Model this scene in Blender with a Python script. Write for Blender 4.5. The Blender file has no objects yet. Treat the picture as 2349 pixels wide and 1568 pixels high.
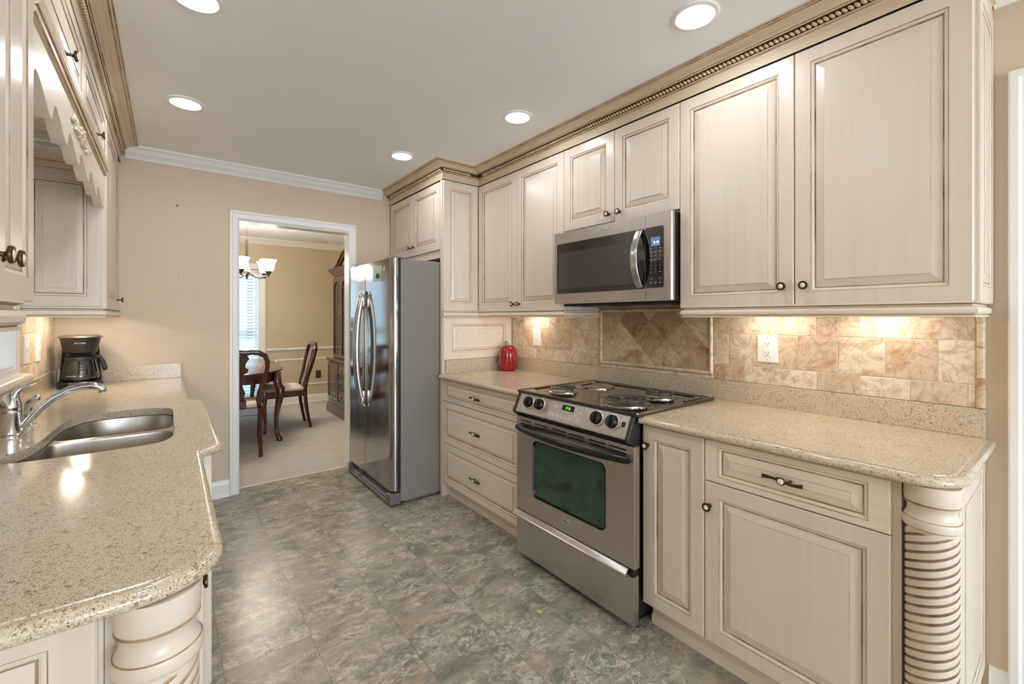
import bpy, bmesh, math, random
from mathutils import Vector, Matrix
from mathutils.geometry import tessellate_polygon
random.seed(7)
PI = math.pi
scene = bpy.context.scene
COL = scene.collection

# ------------------------------------------------------------------ camera
cam_data = bpy.data.cameras.new('camera')
cam_data.sensor_fit = 'HORIZONTAL'
cam_data.sensor_width = 36.0
cam_data.lens = 36.0 * 1016.3 / 2349.0
cam_data.shift_y = -(784.0 - 728.0) / 2349.0
cam_data.clip_start = 0.02
cam = bpy.data.objects.new('camera', cam_data)
COL.objects.link(cam)
cam.location = (0.0, 0.0, 1.30)
cam.rotation_euler = (PI / 2, 0.0, -math.radians(37.81))
scene.camera = cam

# ------------------------------------------------------------------ world, exposure
scene.view_settings.view_transform = 'Standard'
scene.view_settings.look = 'None'
scene.view_settings.gamma = 1.0
scene.view_settings.use_curve_mapping = False
scene.view_settings.exposure = 1.06
world = bpy.data.worlds.new('daylight')
scene.world = world
world.use_nodes = True
world.node_tree.nodes['Background'].inputs[0].default_value = (0.74, 0.87, 1.0, 1)
world.node_tree.nodes['Background'].inputs[1].default_value = 7.0
CY = scene.cycles
CY.use_denoising = True
CY.max_bounces = 10
CY.diffuse_bounces = 6
CY.glossy_bounces = 5
CY.transmission_bounces = 8
CY.transparent_max_bounces = 8
CY.caustics_reflective = False
CY.caustics_refractive = False
CY.sample_clamp_indirect = 6.0
CAN_POWER = 42.0          # emission of a recessed ceiling lamp lens
BAR_POWER = 14.0          # emission of an under-cabinet light bar
SHADE_POWER = 22.0         # emission of a chandelier shade


def portal(name, loc, rot, sx, sy):
    l = bpy.data.lights.new(name, 'AREA')
    l.shape = 'RECTANGLE'
    l.size = sx
    l.size_y = sy
    l.cycles.is_portal = True
    o = bpy.data.objects.new(name, l)
    COL.objects.link(o)
    o.location = loc
    o.rotation_euler = rot
    return o


portal('rear_window_daylight', (0.85, -4.25, 1.25), (PI / 2, 0, 0), 2.4, 1.9)
portal('dining_window_daylight', (0.0, 7.40, 1.1), (-PI / 2, 0, 0), 2.1, 1.8)

# ------------------------------------------------------------------ mesh helpers


class MB:
    """collects geometry of one mesh"""

    def __init__(s):
        s.v, s.f, s.m, s.s, s.r = [], [], [], [], []

    def add(s, vs, fs, m=0, sm=False, r=0.0):
        o = len(s.v)
        s.v.extend([tuple(p) for p in vs])
        for i, f in enumerate(fs):
            s.f.append([k + o for k in f])
            s.m.append(m[i] if isinstance(m, (list, tuple)) else m)
            s.s.append(sm)
            s.r.append(r)
        return s

    def box(s, x0, x1, y0, y1, z0, z1, m=0, b=0.0, r=0.0):
        if x0 > x1: x0, x1 = x1, x0
        if y0 > y1: y0, y1 = y1, y0
        if z0 > z1: z0, z1 = z1, z0
        if b > 0:
            b = min(b, (x1 - x0) * .45, (y1 - y0) * .45, (z1 - z0) * .45)
            bm = bmesh.new()
            bmesh.ops.create_cube(bm, size=1.0)
            for v in bm.verts:
                v.co = Vector(((x0 + x1) / 2 + v.co.x * (x1 - x0), (y0 + y1) / 2 + v.co.y * (y1 - y0), (z0 + z1) / 2 + v.co.z * (z1 - z0)))
            bmesh.ops.bevel(bm, geom=list(bm.edges), offset=b, segments=2, affect='EDGES', profile=0.5)
            bm.verts.index_update()
            s.add([v.co for v in bm.verts], [[v.index for v in f.verts] for f in bm.faces], m, False, r)
            bm.free()
            return s
        vs = [(x0, y0, z0), (x1, y0, z0), (x1, y1, z0), (x0, y1, z0), (x0, y0, z1), (x1, y0, z1), (x1, y1, z1), (x0, y1, z1)]
        fs = [(0, 3, 2, 1), (4, 5, 6, 7), (0, 1, 5, 4), (1, 2, 6, 5), (2, 3, 7, 6), (3, 0, 4, 7)]
        return s.add(vs, fs, m, False, r)

    def loops(s, L, m=0, sm=False, cap0=True, cap1=True, closed=True, r=0.0):
        """skin a list of equal-length loops of points; m may be one index per band"""
        n = len(L[0])
        vs = [p for l in L for p in l]
        fs, mm = [], []
        for i in range(len(L) - 1):
            for k in range(n if closed else n - 1):
                k2 = (k + 1) % n
                fs.append((i * n + k, i * n + k2, (i + 1) * n + k2, (i + 1) * n + k))
                mm.append(m[i] if isinstance(m, (list, tuple)) else m)
        m0 = m[0] if isinstance(m, (list, tuple)) else m
        m1 = m[-1] if isinstance(m, (list, tuple)) else m
        if cap0:
            fs.append(tuple(range(n))[::-1]); mm.append(m0)
        if cap1:
            fs.append(tuple((len(L) - 1) * n + k for k in range(n))); mm.append(m1)
        return s.add(vs, fs, mm, sm, r)

    def prism(s, poly, T, n0, n1, m=0, sm=False):
        """extrude a 2-D polygon (a, b) between depths n0 and n1 of frame T"""
        return s.loops([[T(a, b, n0) for a, b in poly], [T(a, b, n1) for a, b in poly]], m, sm)

    def lathe(s, prof, F, n=24, m=0, sm=True, cap0=True, cap1=True, sx=1.0, sy=1.0, th0=0.0):
        """revolve (radius, height) about the frame's third axis"""
        L = [[F(r * sx * math.cos(2 * PI * k / n + th0), r * sy * math.sin(2 * PI * k / n + th0), h) for k in range(n)] for r, h in prof]
        return s.loops(L, m, sm, cap0, cap1)

    def tube(s, pts, rad, n=10, m=0, sm=True, flat=None, caps=True):
        """sweep a circle (or an ellipse: flat=(up vector, ratio)) along points"""
        P = [Vector(p) for p in pts]
        R = rad if isinstance(rad, (list, tuple)) else [rad] * len(P)
        T = []
        for i in range(len(P)):
            a, b = P[max(i - 1, 0)], P[min(i + 1, len(P) - 1)]
            T.append((b - a).normalized())
        up = Vector(flat[0]) if flat else (Vector((0, 0, 1)) if abs(T[0].z) < .9 else Vector((1, 0, 0)))
        L = []
        for p, t, r in zip(P, T, R):
            u = (up - t * up.dot(t))
            u.normalize()
            w = t.cross(u)
            if not flat:
                up = u
            q = flat[1] if flat else 1.0
            ra, rb = (r if isinstance(r, tuple) else (r * q, r))
            L.append([p + u * (math.cos(2 * PI * k / n) * ra) + w * (math.sin(2 * PI * k / n) * rb) for k in range(n)])
        return s.loops(L, m, sm, caps, caps)

    def ball(s, c, rx, ry=None, rz=None, n=12, k=8, m=0, F=None):
        ry = rx if ry is None else ry
        rz = rx if rz is None else rz
        F = F or (lambda a, b, d: (c[0] + a, c[1] + b, c[2] + d))
        L = []
        for i in range(1, k):
            t = PI * i / k
            L.append([F(rx * math.sin(t) * math.cos(2 * PI * j / n), ry * math.sin(t) * math.sin(2 * PI * j / n), -rz * math.cos(t)) for j in range(n)])
        return s.loops(L, m, True)

    def sweep(s, path, prof, m=0, sm=False, side=1, d0=None, d1=None, closed=False, caps=True):
        """moulding: profile (out, z) along a 2-D path; out is to the left of travel times side; d0/d1 set the mitre at the ends"""
        n = len(path)
        P = [Vector(p) for p in path]
        dirs = [(P[(i + 1) % n] - P[i]).normalized() for i in range(n if closed else n - 1)]
        L = []
        for i in range(n):
            if closed:
                a, b = dirs[i - 1], dirs[i]
            else:
                a = dirs[i - 1] if i > 0 else (Vector(d0).normalized() if d0 else dirs[0])
                b = dirs[i] if i < n - 1 else (Vector(d1).normalized() if d1 else dirs[-1])
            na, nb = Vector((-a.y, a.x)), Vector((-b.y, b.x))
            mv = na + nb
            mv = mv / max(1e-6, mv.dot(na)) if mv.length > 1e-6 else na
            L.append([(P[i].x + mv.x * o * side, P[i].y + mv.y * o * side, z) for o, z in prof])
        if closed:
            L.append(L[0])
        np_ = len(prof)
        fs, mm = [], []
        vs = [p for l in L for p in l]
        for i in range(len(L) - 1):
            for k in range(np_):
                k2 = (k + 1) % np_
                fs.append((i * np_ + k, i * np_ + k2, (i + 1) * np_ + k2, (i + 1) * np_ + k))
                mm.append(m[k] if isinstance(m, (list, tuple)) else m)
        if caps and not closed:
            fs.append(tuple(range(np_))[::-1])
            fs.append(tuple((len(L) - 1) * np_ + k for k in range(np_)))
            mm += [m[0] if isinstance(m, (list, tuple)) else m] * 2
        return s.add(vs, fs, mm, sm)

    def holed(s, outer, holes, T, n, m=0):
        """flat polygon with holes, in frame T at depth n"""
        polys = [[Vector((a, b, 0)) for a, b in outer]] + [[Vector((a, b, 0)) for a, b in h] for h in holes]
        flat = [p for q in polys for p in q]
        tris = tessellate_polygon(polys)
        return s.add([T(p.x, p.y, n) for p in flat], [tuple(t) for t in tris], m)


ORIG = {}


def tag(o, label=None, cat=None, group=None, kind=None):
    if label: o['label'] = label
    if cat: o['category'] = cat
    if group: o['group'] = group
    if kind: o['kind'] = kind
    return o


def thing(name, loc, label, cat, group=None):
    o = bpy.data.objects.new(name, None)
    o.empty_display_size = 0.05
    COL.objects.link(o)
    o.location = loc
    ORIG[o] = Vector(loc)
    return tag(o, label, cat, group)


def obj(name, mb, mats, parent=None, loc=None, label=None, cat=None, group=None, kind=None, ang=0.6, bevel=None):
    """link a mesh; its vertices are given in world space"""
    if parent is not None:
        org = ORIG[parent]
    elif loc is not None:
        org = Vector(loc)
    else:
        org = Vector((0, 0, 0))
    me = bpy.data.meshes.new(name)
    me.from_pydata([(p[0] - org.x, p[1] - org.y, p[2] - org.z) for p in mb.v], [], mb.f)
    if not isinstance(mats, (list, tuple)):
        mats = [mats]
    for m in mats:
        me.materials.append(m)
    me.polygons.foreach_set('material_index', mb.m)
    me.polygons.foreach_set('use_smooth', mb.s)
    if any(mb.r):
        at = me.attributes.new('rnd', 'FLOAT', 'FACE')
        at.data.foreach_set('value', mb.r)
    me.validate()
    bm = bmesh.new()
    bm.from_mesh(me)
    bmesh.ops.recalc_face_normals(bm, faces=bm.faces)
    bm.to_mesh(me)
    bm.free()
    if any(mb.s):
        me.set_sharp_from_angle(angle=ang)
    me.update()
    o = bpy.data.objects.new(name, me)
    COL.objects.link(o)
    if parent is not None:
        o.parent = parent
    else:
        o.location = org
    ORIG[o] = org
    if bevel:
        bv = o.modifiers.new('bevel', 'BEVEL')
        bv.width = bevel
        bv.segments = 2
        bv.limit_method = 'ANGLE'
    tag(o, label, cat, group, kind)
    return o


def copy_thing(root, loc, label, group=None):
    """a copy of a thing with copies of its parts and their sub-parts"""
    r = root.copy()
    COL.objects.link(r)
    r.location = loc
    r['label'] = label
    if group: r['group'] = group
    for c in list(root.children):
        d = c.copy(); COL.objects.link(d); d.parent = r
        for g in list(c.children):
            e = g.copy(); COL.objects.link(e); e.parent = d
    return r


def text_mb(body, size, T, n0, n1, align='CENTER', shear=0.0):
    """lettering as solid geometry in frame T, centred on (0, 0)"""
    cu = bpy.data.curves.new('lettering', 'FONT')
    cu.body = body
    cu.size = size
    cu.align_x = align
    cu.align_y = 'CENTER'
    cu.shear = shear
    cu.resolution_u = 3
    ob = bpy.data.objects.new('lettering', cu)
    COL.objects.link(ob)
    bpy.context.view_layer.update()
    ev = ob.evaluated_get(bpy.context.evaluated_depsgraph_get())
    me = ev.to_mesh()
    mb = MB()
    mb.add([T(v.co.x, v.co.y, n1) for v in me.vertices], [tuple(p.vertices) for p in me.polygons])
    ev.to_mesh_clear()
    bpy.data.objects.remove(ob)
    bpy.data.curves.remove(cu)
    return mb


# frames: (along, up, out) -> world
def Fmx(X): return lambda a, b, n: (X - n, a, b)      # faces -x (right wall)
def Fpx(X): return lambda a, b, n: (X + n, a, b)      # faces +x (left wall)
def Fmy(Y): return lambda a, b, n: (a, Y - n, b)      # faces -y
def Fz(x, y, z): return lambda a, b, n: (x + a, y + b, z + n)
def Fmx0(x, y, z): return lambda a, b, n: (x - n, y + a, z + b)
def Fpx0(x, y, z): return lambda a, b, n: (x + n, y + a, z + b)
def Fmy0(x, y, z): return lambda a, b, n: (x + a, y - n, z + b)


def rect(a0, a1, b0, b1, i=0.0, j=None):
    j = i if j is None else j
    return [(a0 + i, b0 + j), (a1 - i, b0 + j), (a1 - i, b1 - j), (a0 + i, b1 - j)]


def rrect(a0, a1, b0, b1, r, k=5):
    out = []
    for cx, cy, t0 in ((a1 - r, b0 + r, -PI / 2), (a1 - r, b1 - r, 0), (a0 + r, b1 - r, PI / 2), (a0 + r, b0 + r, PI)):
        for i in range(k + 1):
            t = t0 + PI / 2 * i / k
            out.append((cx + r * math.cos(t), cy + r * math.sin(t)))
    return out


# ------------------------------------------------------------------ materials
def lin(c):
    out = []
    for v in c[:3]:
        v = v / 255.0
        out.append(v / 12.92 if v <= 0.04045 else ((v + 0.055) / 1.055) ** 2.4)
    return tuple(out) + (1.0,)


def newmat(name):
    m = bpy.data.materials.new(name)
    m.use_nodes = True
    nt = m.node_tree
    return m, nt, nt.nodes['Principled BSDF']


def simple(name, c, rough=0.5, metal=0.0, spec=0.5, coat=0.0, trans=0.0, emit=None, estr=0.0, ior=None, alpha=None):
    m, nt, b = newmat(name)
    b.inputs['Base Color'].default_value = lin(c)
    b.inputs['Roughness'].default_value = rough
    b.inputs['Metallic'].default_value = metal
    b.inputs['Specular IOR Level'].default_value = spec
    b.inputs['Coat Weight'].default_value = coat
    b.inputs['Coat Roughness'].default_value = 0.05
    b.inputs['Transmission Weight'].default_value = trans
    if ior: b.inputs['IOR'].default_value = ior
    if alpha is not None: b.inputs['Alpha'].default_value = alpha
    if emit:
        b.inputs['Emission Color'].default_value = lin(emit)
        b.inputs['Emission Strength'].default_value = estr
    return m


def N(nt, t, **kw):
    n = nt.nodes.new(t)
    for k, v in kw.items():
        setattr(n, k, v)
    return n


def link(nt, a, b): nt.links.new(a, b)


def coords(nt, scale=(1, 1, 1), loc=(0, 0, 0), rot=(0, 0, 0)):
    tc = N(nt, 'ShaderNodeTexCoord')
    mp = N(nt, 'ShaderNodeMapping')
    mp.inputs['Scale'].default_value = scale
    mp.inputs['Location'].default_value = loc
    mp.inputs['Rotation'].default_value = rot
    link(nt, tc.outputs['Object'], mp.inputs['Vector'])
    return mp.outputs['Vector']


def noise(nt, vec, scale, detail=4, rough=0.55, dist=0.0):
    n = N(nt, 'ShaderNodeTexNoise')
    n.inputs['Scale'].default_value = scale
    n.inputs['Detail'].default_value = detail
    n.inputs['Roughness'].default_value = rough
    n.inputs['Distortion'].default_value = dist
    if vec is not None: link(nt, vec, n.inputs['Vector'])
    return n.outputs['Fac']


def ramp(nt, fac, stops):
    r = N(nt, 'ShaderNodeValToRGB')
    e = r.color_ramp.elements
    while len(e) < len(stops): e.new(0.5)
    for k, (p, c) in enumerate(stops):
        e[k].position = p
        e[k].color = c if len(c) == 4 else tuple(c) + (1,)
    link(nt, fac, r.inputs['Fac'])
    return r.outputs['Color']


def g(v): return (v, v, v, 1)


def mix(nt, fac, a, b, mode='MIX'):
    n = N(nt, 'ShaderNodeMix', data_type='RGBA', blend_type=mode)
    for sock, val in ((0, fac), (6, a), (7, b)):
        if isinstance(val, (int, float)):
            n.inputs[sock].default_value = val
        elif isinstance(val, tuple):
            n.inputs[sock].default_value = val
        else:
            link(nt, val, n.inputs[sock])
    return n.outputs[2]


def math_(nt, op, a, b=None):
    n = N(nt, 'ShaderNodeMath', operation=op)
    for k, val in ((0, a), (1, b)):
        if val is None: continue
        if isinstance(val, (int, float)): n.inputs[k].default_value = val
        else: link(nt, val, n.inputs[k])
    return n.outputs[0]


def bump(nt, b, h, strength=0.3, dist=0.002):
    n = N(nt, 'ShaderNodeBump')
    n.inputs['Strength'].default_value = strength
    n.inputs['Distance'].default_value = dist
    link(nt, h, n.inputs['Height'])
    link(nt, n.outputs['Normal'], b.inputs['Normal'])


def glazed(name, base, streak, scale, rough=0.34, amt=0.55):
    """cream cabinet paint with brushed brown glaze"""
    m, nt, b = newmat(name)
    v = coords(nt, scale)
    f = ramp(nt, noise(nt, v, 1.0, 5, 0.6), [(0.42, g(0)), (0.78, g(1))])
    f2 = ramp(nt, noise(nt, coords(nt, (2.2, 2.2, 1.1)), 1.3, 2, 0.5), [(0.35, g(0.25)), (0.7, g(1))])
    f3 = math_(nt, 'MULTIPLY', math_(nt, 'MULTIPLY', f, f2), amt)
    link(nt, mix(nt, f3, lin(base), lin(streak)), b.inputs['Base Color'])
    b.inputs['Roughness'].default_value = rough
    b.inputs['Specular IOR Level'].default_value = 0.5
    return m


PAINT = glazed('glazed cream paint', (227, 214, 199), (184, 158, 130), (36, 36, 1.5), 0.28, 0.34)
PAINT_H = glazed('glazed cream paint, brushed along', (236, 224, 207), (194, 168, 136), (36, 1.8, 36), 0.32, 0.36)
CROWN = glazed('heavily glazed moulding paint', (216, 199, 172), (168, 136, 98), (46, 1.4, 60), 0.4, 0.8)
CROWNX = glazed('heavily glazed moulding paint across', (216, 199, 172), (168, 136, 98), (1.4, 46, 60), 0.4, 0.8)


def glaze_line(name, c0, c1):
    m, nt, b = newmat(name)
    f = ramp(nt, noise(nt, coords(nt, (9, 9, 9)), 1.0, 4, 0.65), [(0.36, g(0)), (0.66, g(1))])
    link(nt, mix(nt, f, lin(c0), lin(c1)), b.inputs['Base Color'])
    b.inputs['Roughness'].default_value = 0.5
    return m


GLAZE = glaze_line('brown glaze line', (186, 162, 130), (120, 88, 58))
GROOVE = glaze_line('dark brown glaze groove', (192, 166, 136), (116, 86, 60))
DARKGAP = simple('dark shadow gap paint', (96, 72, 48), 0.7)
CARVE = glaze_line('carved ornament paint', (236, 228, 214), (196, 168, 132))


def quartz():
    m, nt, b = newmat('speckled beige quartz')
    v0 = coords(nt)
    nw = N(nt, 'ShaderNodeTexNoise'); nw.inputs['Scale'].default_value = 420; nw.inputs['Detail'].default_value = 2; link(nt, v0, nw.inputs['Vector'])
    sw_ = N(nt, 'ShaderNodeVectorMath', operation='MULTIPLY_ADD'); link(nt, nw.outputs['Color'], sw_.inputs[0]); sw_.inputs[1].default_value = (.0028,) * 3; link(nt, v0, sw_.inputs[2])
    v = sw_.outputs[0]
    base = mix(nt, ramp(nt, noise(nt, v, 7, 3), [(0.35, g(0)), (0.65, g(1))]), lin((212, 198, 176)), lin((203, 187, 163)))
    vo = N(nt, 'ShaderNodeTexVoronoi'); vo.inputs['Scale'].default_value = 560; link(nt, v, vo.inputs['Vector'])
    sx = N(nt, 'ShaderNodeSeparateColor'); link(nt, vo.outputs['Color'], sx.inputs[0])
    c = mix(nt, ramp(nt, sx.outputs[0], [(0.70, g(0)), (0.76, g(1))]), base, lin((182, 163, 136)))
    c = mix(nt, ramp(nt, sx.outputs[1], [(0.74, g(0)), (0.80, g(1))]), c, lin((221, 209, 190)))
    c = mix(nt, ramp(nt, sx.outputs[2], [(0.92, g(0)), (0.94, g(1))]), c, lin((124, 106, 78)))
    v2 = N(nt, 'ShaderNodeTexVoronoi'); v2.inputs['Scale'].default_value = 190; link(nt, v, v2.inputs['Vector'])
    s2 = N(nt, 'ShaderNodeSeparateColor'); link(nt, v2.outputs['Color'], s2.inputs[0])
    c = mix(nt, math_(nt, 'MULTIPLY', ramp(nt, s2.outputs[0], [(0.955, g(0)), (0.96, g(1))]), 0.6), c, lin((126, 108, 78)))
    link(nt, c, b.inputs['Base Color'])
    b.inputs['Roughness'].default_value = 0.13
    b.inputs['Specular IOR Level'].default_value = 0.55
    return m


QUARTZ = quartz()


def stone_tile(name, dark=0.0):
    """travertine-look ceramic tile; every tile carries its own random number"""
    m, nt, b = newmat(name)
    at = N(nt, 'ShaderNodeAttribute'); at.attribute_name = 'rnd'
    r = at.outputs['Fac']
    tc = N(nt, 'ShaderNodeTexCoord')
    ad = N(nt, 'ShaderNodeVectorMath', operation='ADD')
    cb = N(nt, 'ShaderNodeCombineXYZ')
    link(nt, math_(nt, 'MULTIPLY', r, 17.0), cb.inputs[0]); link(nt, math_(nt, 'MULTIPLY', r, 31.0), cb.inputs[1]); link(nt, math_(nt, 'MULTIPLY', r, 23.0), cb.inputs[2])
    link(nt, tc.outputs['Object'], ad.inputs[0]); link(nt, cb.outputs[0], ad.inputs[1])
    v = ad.outputs[0]
    big = noise(nt, v, 7.0, 6, 0.62, 1.4)
    fine = noise(nt, v, 34.0, 5, 0.65, 0.8)
    c = ramp(nt, big, [(0.28, lin((186, 148, 112))), (0.40, lin((220, 200, 172))), (0.50, lin((238, 229, 212))), (0.60, lin((226, 212, 190))), (0.74, lin((196, 176, 150)))])
    grey = mix(nt, ramp(nt, noise(nt, v, 11.0, 5, 0.6, 2.0), [(0.55, g(0)), (0.72, g(0.8))]), c, lin((176, 166, 150)))
    vein = ramp(nt, math_(nt, 'ABSOLUTE', math_(nt, 'SUBTRACT', noise(nt, v, 6.0, 5, 0.6, 2.2), 0.5)), [(0.0, g(0.42)), (0.030, g(0))])
    c = mix(nt, vein, grey, lin((150, 120, 92)))
    spot = ramp(nt, fine, [(0.60, g(0)), (0.74, g(0.7))])
    c = mix(nt, spot, c, lin((164, 120, 82)))
    tint = ramp(nt, r, [(0.0, lin((176, 142, 112))), (0.3, lin((222, 206, 184))), (0.6, lin((250, 244, 234))), (0.8, lin((212, 204, 192))), (1.0, lin((206, 176, 146)))] if dark else [(0.0, lin((214, 198, 180))), (0.35, lin((243, 238, 230))), (0.7, lin((253, 252, 249))), (1.0, lin((226, 214, 200)))])
    c = mix(nt, 0.95 if dark else 0.8, c, tint, 'MULTIPLY')
    if dark:
        c = mix(nt, dark, c, lin((186, 158, 130)), 'MULTIPLY')
    link(nt, c, b.inputs['Base Color'])
    b.inputs['Roughness'].default_value = 0.42
    bump(nt, b, fine, 0.12, 0.001)
    return m


TILE = stone_tile('travertine look tile')
TILE_D = stone_tile('darker travertine look tile', 0.15)
GROUT = simple('cream grout', (226, 212, 188), 0.85)


def vinyl():
    m, nt, b = newmat('marbled vinyl floor tile')
    tc = N(nt, 'ShaderNodeTexCoord')
    sp = N(nt, 'ShaderNodeSeparateXYZ'); link(nt, tc.outputs['Object'], sp.inputs[0])
    S = 1 / 0.3025
    ux = math_(nt, 'MULTIPLY', math_(nt, 'SUBTRACT', sp.outputs[0], 0.16), S)
    uy = math_(nt, 'MULTIPLY', math_(nt, 'SUBTRACT', sp.outputs[1], 1.33), S)
    fx, fy = math_(nt, 'FLOOR', ux), math_(nt, 'FLOOR', uy)
    cb = N(nt, 'ShaderNodeCombineXYZ'); link(nt, fx, cb.inputs[0]); link(nt, fy, cb.inputs[1])
    wn = N(nt, 'ShaderNodeTexWhiteNoise', noise_dimensions='3D'); link(nt, cb.outputs[0], wn.inputs['Vector'])
    sc = N(nt, 'ShaderNodeVectorMath', operation='SCALE'); sc.inputs['Scale'].default_value = 40.0
    link(nt, wn.outputs['Color'], sc.inputs[0])
    ad = N(nt, 'ShaderNodeVectorMath', operation='ADD'); link(nt, tc.outputs['Object'], ad.inputs[0]); link(nt, sc.outputs[0], ad.inputs[1])
    mp = N(nt, 'ShaderNodeMapping'); mp.inputs['Rotation'].default_value = (0, 0, 0.25); mp.inputs['Scale'].default_value = (1.0, 1.5, 1.0)
    link(nt, ad.outputs[0], mp.inputs['Vector'])
    v = mp.outputs['Vector']
    base = ramp(nt, noise(nt, v, 5.5, 5, 0.6, 0.8), [(0.30, lin((124, 117, 106))), (0.48, lin((150, 142, 130))), (0.62, lin((166, 157, 144))), (0.75, lin((134, 127, 115)))])
    green = ramp(nt, noise(nt, v, 3.2, 4, 0.6, 1.0), [(0.50, g(0)), (0.62, g(0.85))])
    c = mix(nt, green, base, lin((112, 118, 106)))
    peach = ramp(nt, noise(nt, v, 4.1, 4, 0.6, 1.5), [(0.56, g(0)), (0.70, g(0.7))])
    c = mix(nt, peach, c, lin((182, 158, 132)))

    def ridged(scale, dist, w, k):
        f = math_(nt, 'ABSOLUTE', math_(nt, 'SUBTRACT', noise(nt, v, scale, 6, 0.62, dist), 0.5))
        return ramp(nt, f, [(0.0, g(k)), (w, g(0))])
    mask = ramp(nt, noise(nt, v, 4.6, 3, 0.5, 0.4), [(0.38, g(0.15)), (0.56, g(1))])
    v1 = math_(nt, 'MULTIPLY', ridged(4.2, 1.6, 0.011, 0.9), mask)
    v2 = math_(nt, 'MULTIPLY', ridged(9.5, 1.0, 0.030, 0.5), mask)
    c = mix(nt, v2, c, lin((206, 195, 180)))
    c = mix(nt, v1, c, lin((226, 216, 202)))
    cloud = math_(nt, 'MULTIPLY', ramp(nt, noise(nt, v, 15.0, 9, 0.76, 0.9), [(0.50, g(0)), (0.66, g(0.85))]), mask)
    c = mix(nt, cloud, c, lin((216, 209, 197)))
    dark = ramp(nt, noise(nt, v, 30.0, 4, 0.6), [(0.28, g(0.55)), (0.40, g(0))])
    c = mix(nt, dark, c, lin((98, 90, 78)))
    # joints
    def edge(u, w):
        fr = math_(nt, 'FRACT', u)
        d = math_(nt, 'MINIMUM', fr, math_(nt, 'SUBTRACT', 1.0, fr))
        return math_(nt, 'LESS_THAN', d, w)
    j = math_(nt, 'MULTIPLY', math_(nt, 'MAXIMUM', edge(ux, 0.0042), edge(uy, 0.0030)), 0.65)
    c = mix(nt, j, c, lin((104, 92, 76)))
    link(nt, c, b.inputs['Base Color'])
    b.inputs['Roughness'].default_value = 0.27
    b.inputs['Specular IOR Level'].default_value = 0.45
    n = N(nt, 'ShaderNodeBump'); n.inputs['Strength'].default_value = 0.15; n.inputs['Distance'].default_value = 0.001
    link(nt, noise(nt, tc.outputs['Object'], 60, 3), n.inputs['Height']); link(nt, n.outputs['Normal'], b.inputs['Normal'])
    return m


VINYL = vinyl()


def painted(name, c, rough=0.6):
    m, nt, b = newmat(name)
    f = noise(nt, coords(nt), 2.0, 3)
    c2 = tuple(min(255, v * 0.965) for v in c)
    link(nt, mix(nt, f, lin(c), lin(c2)), b.inputs['Base Color'])
    b.inputs['Roughness'].default_value = rough
    bump(nt, b, noise(nt, coords(nt), 220, 2), 0.06, 0.001)
    return m


WALL = painted('tan wall paint', (214, 197, 174))
WALL_D = painted('khaki dining wall paint', (204, 192, 166))
CEIL = painted('white ceiling paint', (250, 251, 253), 0.8)
WHITE = simple('white trim enamel', (240, 239, 236), 0.35)
PLASTIC = simple('white plastic', (240, 238, 232), 0.35)
SLOT = simple('dark outlet slot', (60, 52, 44), 0.6)


def carpet():
    m, nt, b = newmat('pale grey carpet')
    f = noise(nt, coords(nt), 260, 3, 0.7)
    f2 = noise(nt, coords(nt), 9, 3, 0.6)
    c = mix(nt, f, lin((190, 186, 180)), lin((226, 222, 216)))
    link(nt, mix(nt, ramp(nt, f2, [(0.4, g(0)), (0.7, g(0.35))]), c, lin((184, 178, 170))), b.inputs['Base Color'])
    b.inputs['Roughness'].default_value = 0.95
    b.inputs['Specular IOR Level'].default_value = 0.1
    bump(nt, b, f, 0.8, 0.006)
    return m


CARPET = carpet()


def brushed(name, c, rough=0.3, scale=(3, 3, 260), amt=0.10, aniso=0.5, metal=1.0):
    m, nt, b = newmat(name)
    f = noise(nt, coords(nt, scale), 1.0, 3, 0.6)
    f2 = noise(nt, coords(nt), 4.0, 4, 0.6)
    c2 = tuple(v * 0.86 for v in c)
    link(nt, mix(nt, f, lin(c), lin(c2)), b.inputs['Base Color'])
    b.inputs['Metallic'].default_value = metal
    r = math_(nt, 'ADD', math_(nt, 'MULTIPLY', f, amt), math_(nt, 'ADD', math_(nt, 'MULTIPLY', f2, 0.10), rough - 0.08))
    link(nt, r, b.inputs['Roughness'])
    b.inputs['Anisotropic'].default_value = aniso
    return m


STEEL = brushed('brushed warm stainless steel', (208, 203, 198), 0.28, (3, 240, 3))
STEEL_V = brushed('brushed stainless steel fridge door', (190, 188, 186), 0.13, (3, 260, 3), 0.03, 0.2)
STEEL_S = brushed('satin sink steel', (200, 193, 184), 0.30, (60, 3, 3), 0.03)
CHROME = simple('chrome', (226, 226, 228), 0.06, 1.0)
CHROME_D = simple('worn chrome drip pan', (176, 170, 162), 0.14, 1.0)
GREYPAINT = simple('grey painted fridge side', (136, 129, 124), 0.42)
GREYPLAST = simple('grey plastic', (112, 105, 102), 0.4)
GREYLIGHT = simple('light grey plastic', (176, 176, 178), 0.35)
BLACK = simple('black enamel', (16, 14, 13), 0.16, 0.0, 0.6)
BLACKMAT = simple('black plastic', (22, 20, 19), 0.42)
BLACKSAT = simple('dark charcoal plastic', (44, 41, 39), 0.38)
COOKTOP = simple('black glossy cooktop enamel', (22, 17, 14), 0.10, 0.0, 0.9, 0.6)
COIL = simple('burner coil metal', (92, 90, 88), 0.30, 0.8)
GLASSBLACK = simple('black oven glass', (20, 18, 17), 0.05, 0.0, 0.8, 0.5)
BRONZE = simple('antique bronze', (98, 78, 52), 0.32, 1.0)
CERAMIC = simple('cream ceramic', (240, 232, 214), 0.2)
LAMPLENS = simple('lit lamp lens', (255, 255, 255), 0.5, emit=(246, 250, 255), estr=CAN_POWER)
BARLENS = simple('lit light bar lens', (255, 255, 255), 0.5, emit=(255, 240, 220), estr=BAR_POWER)
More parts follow.
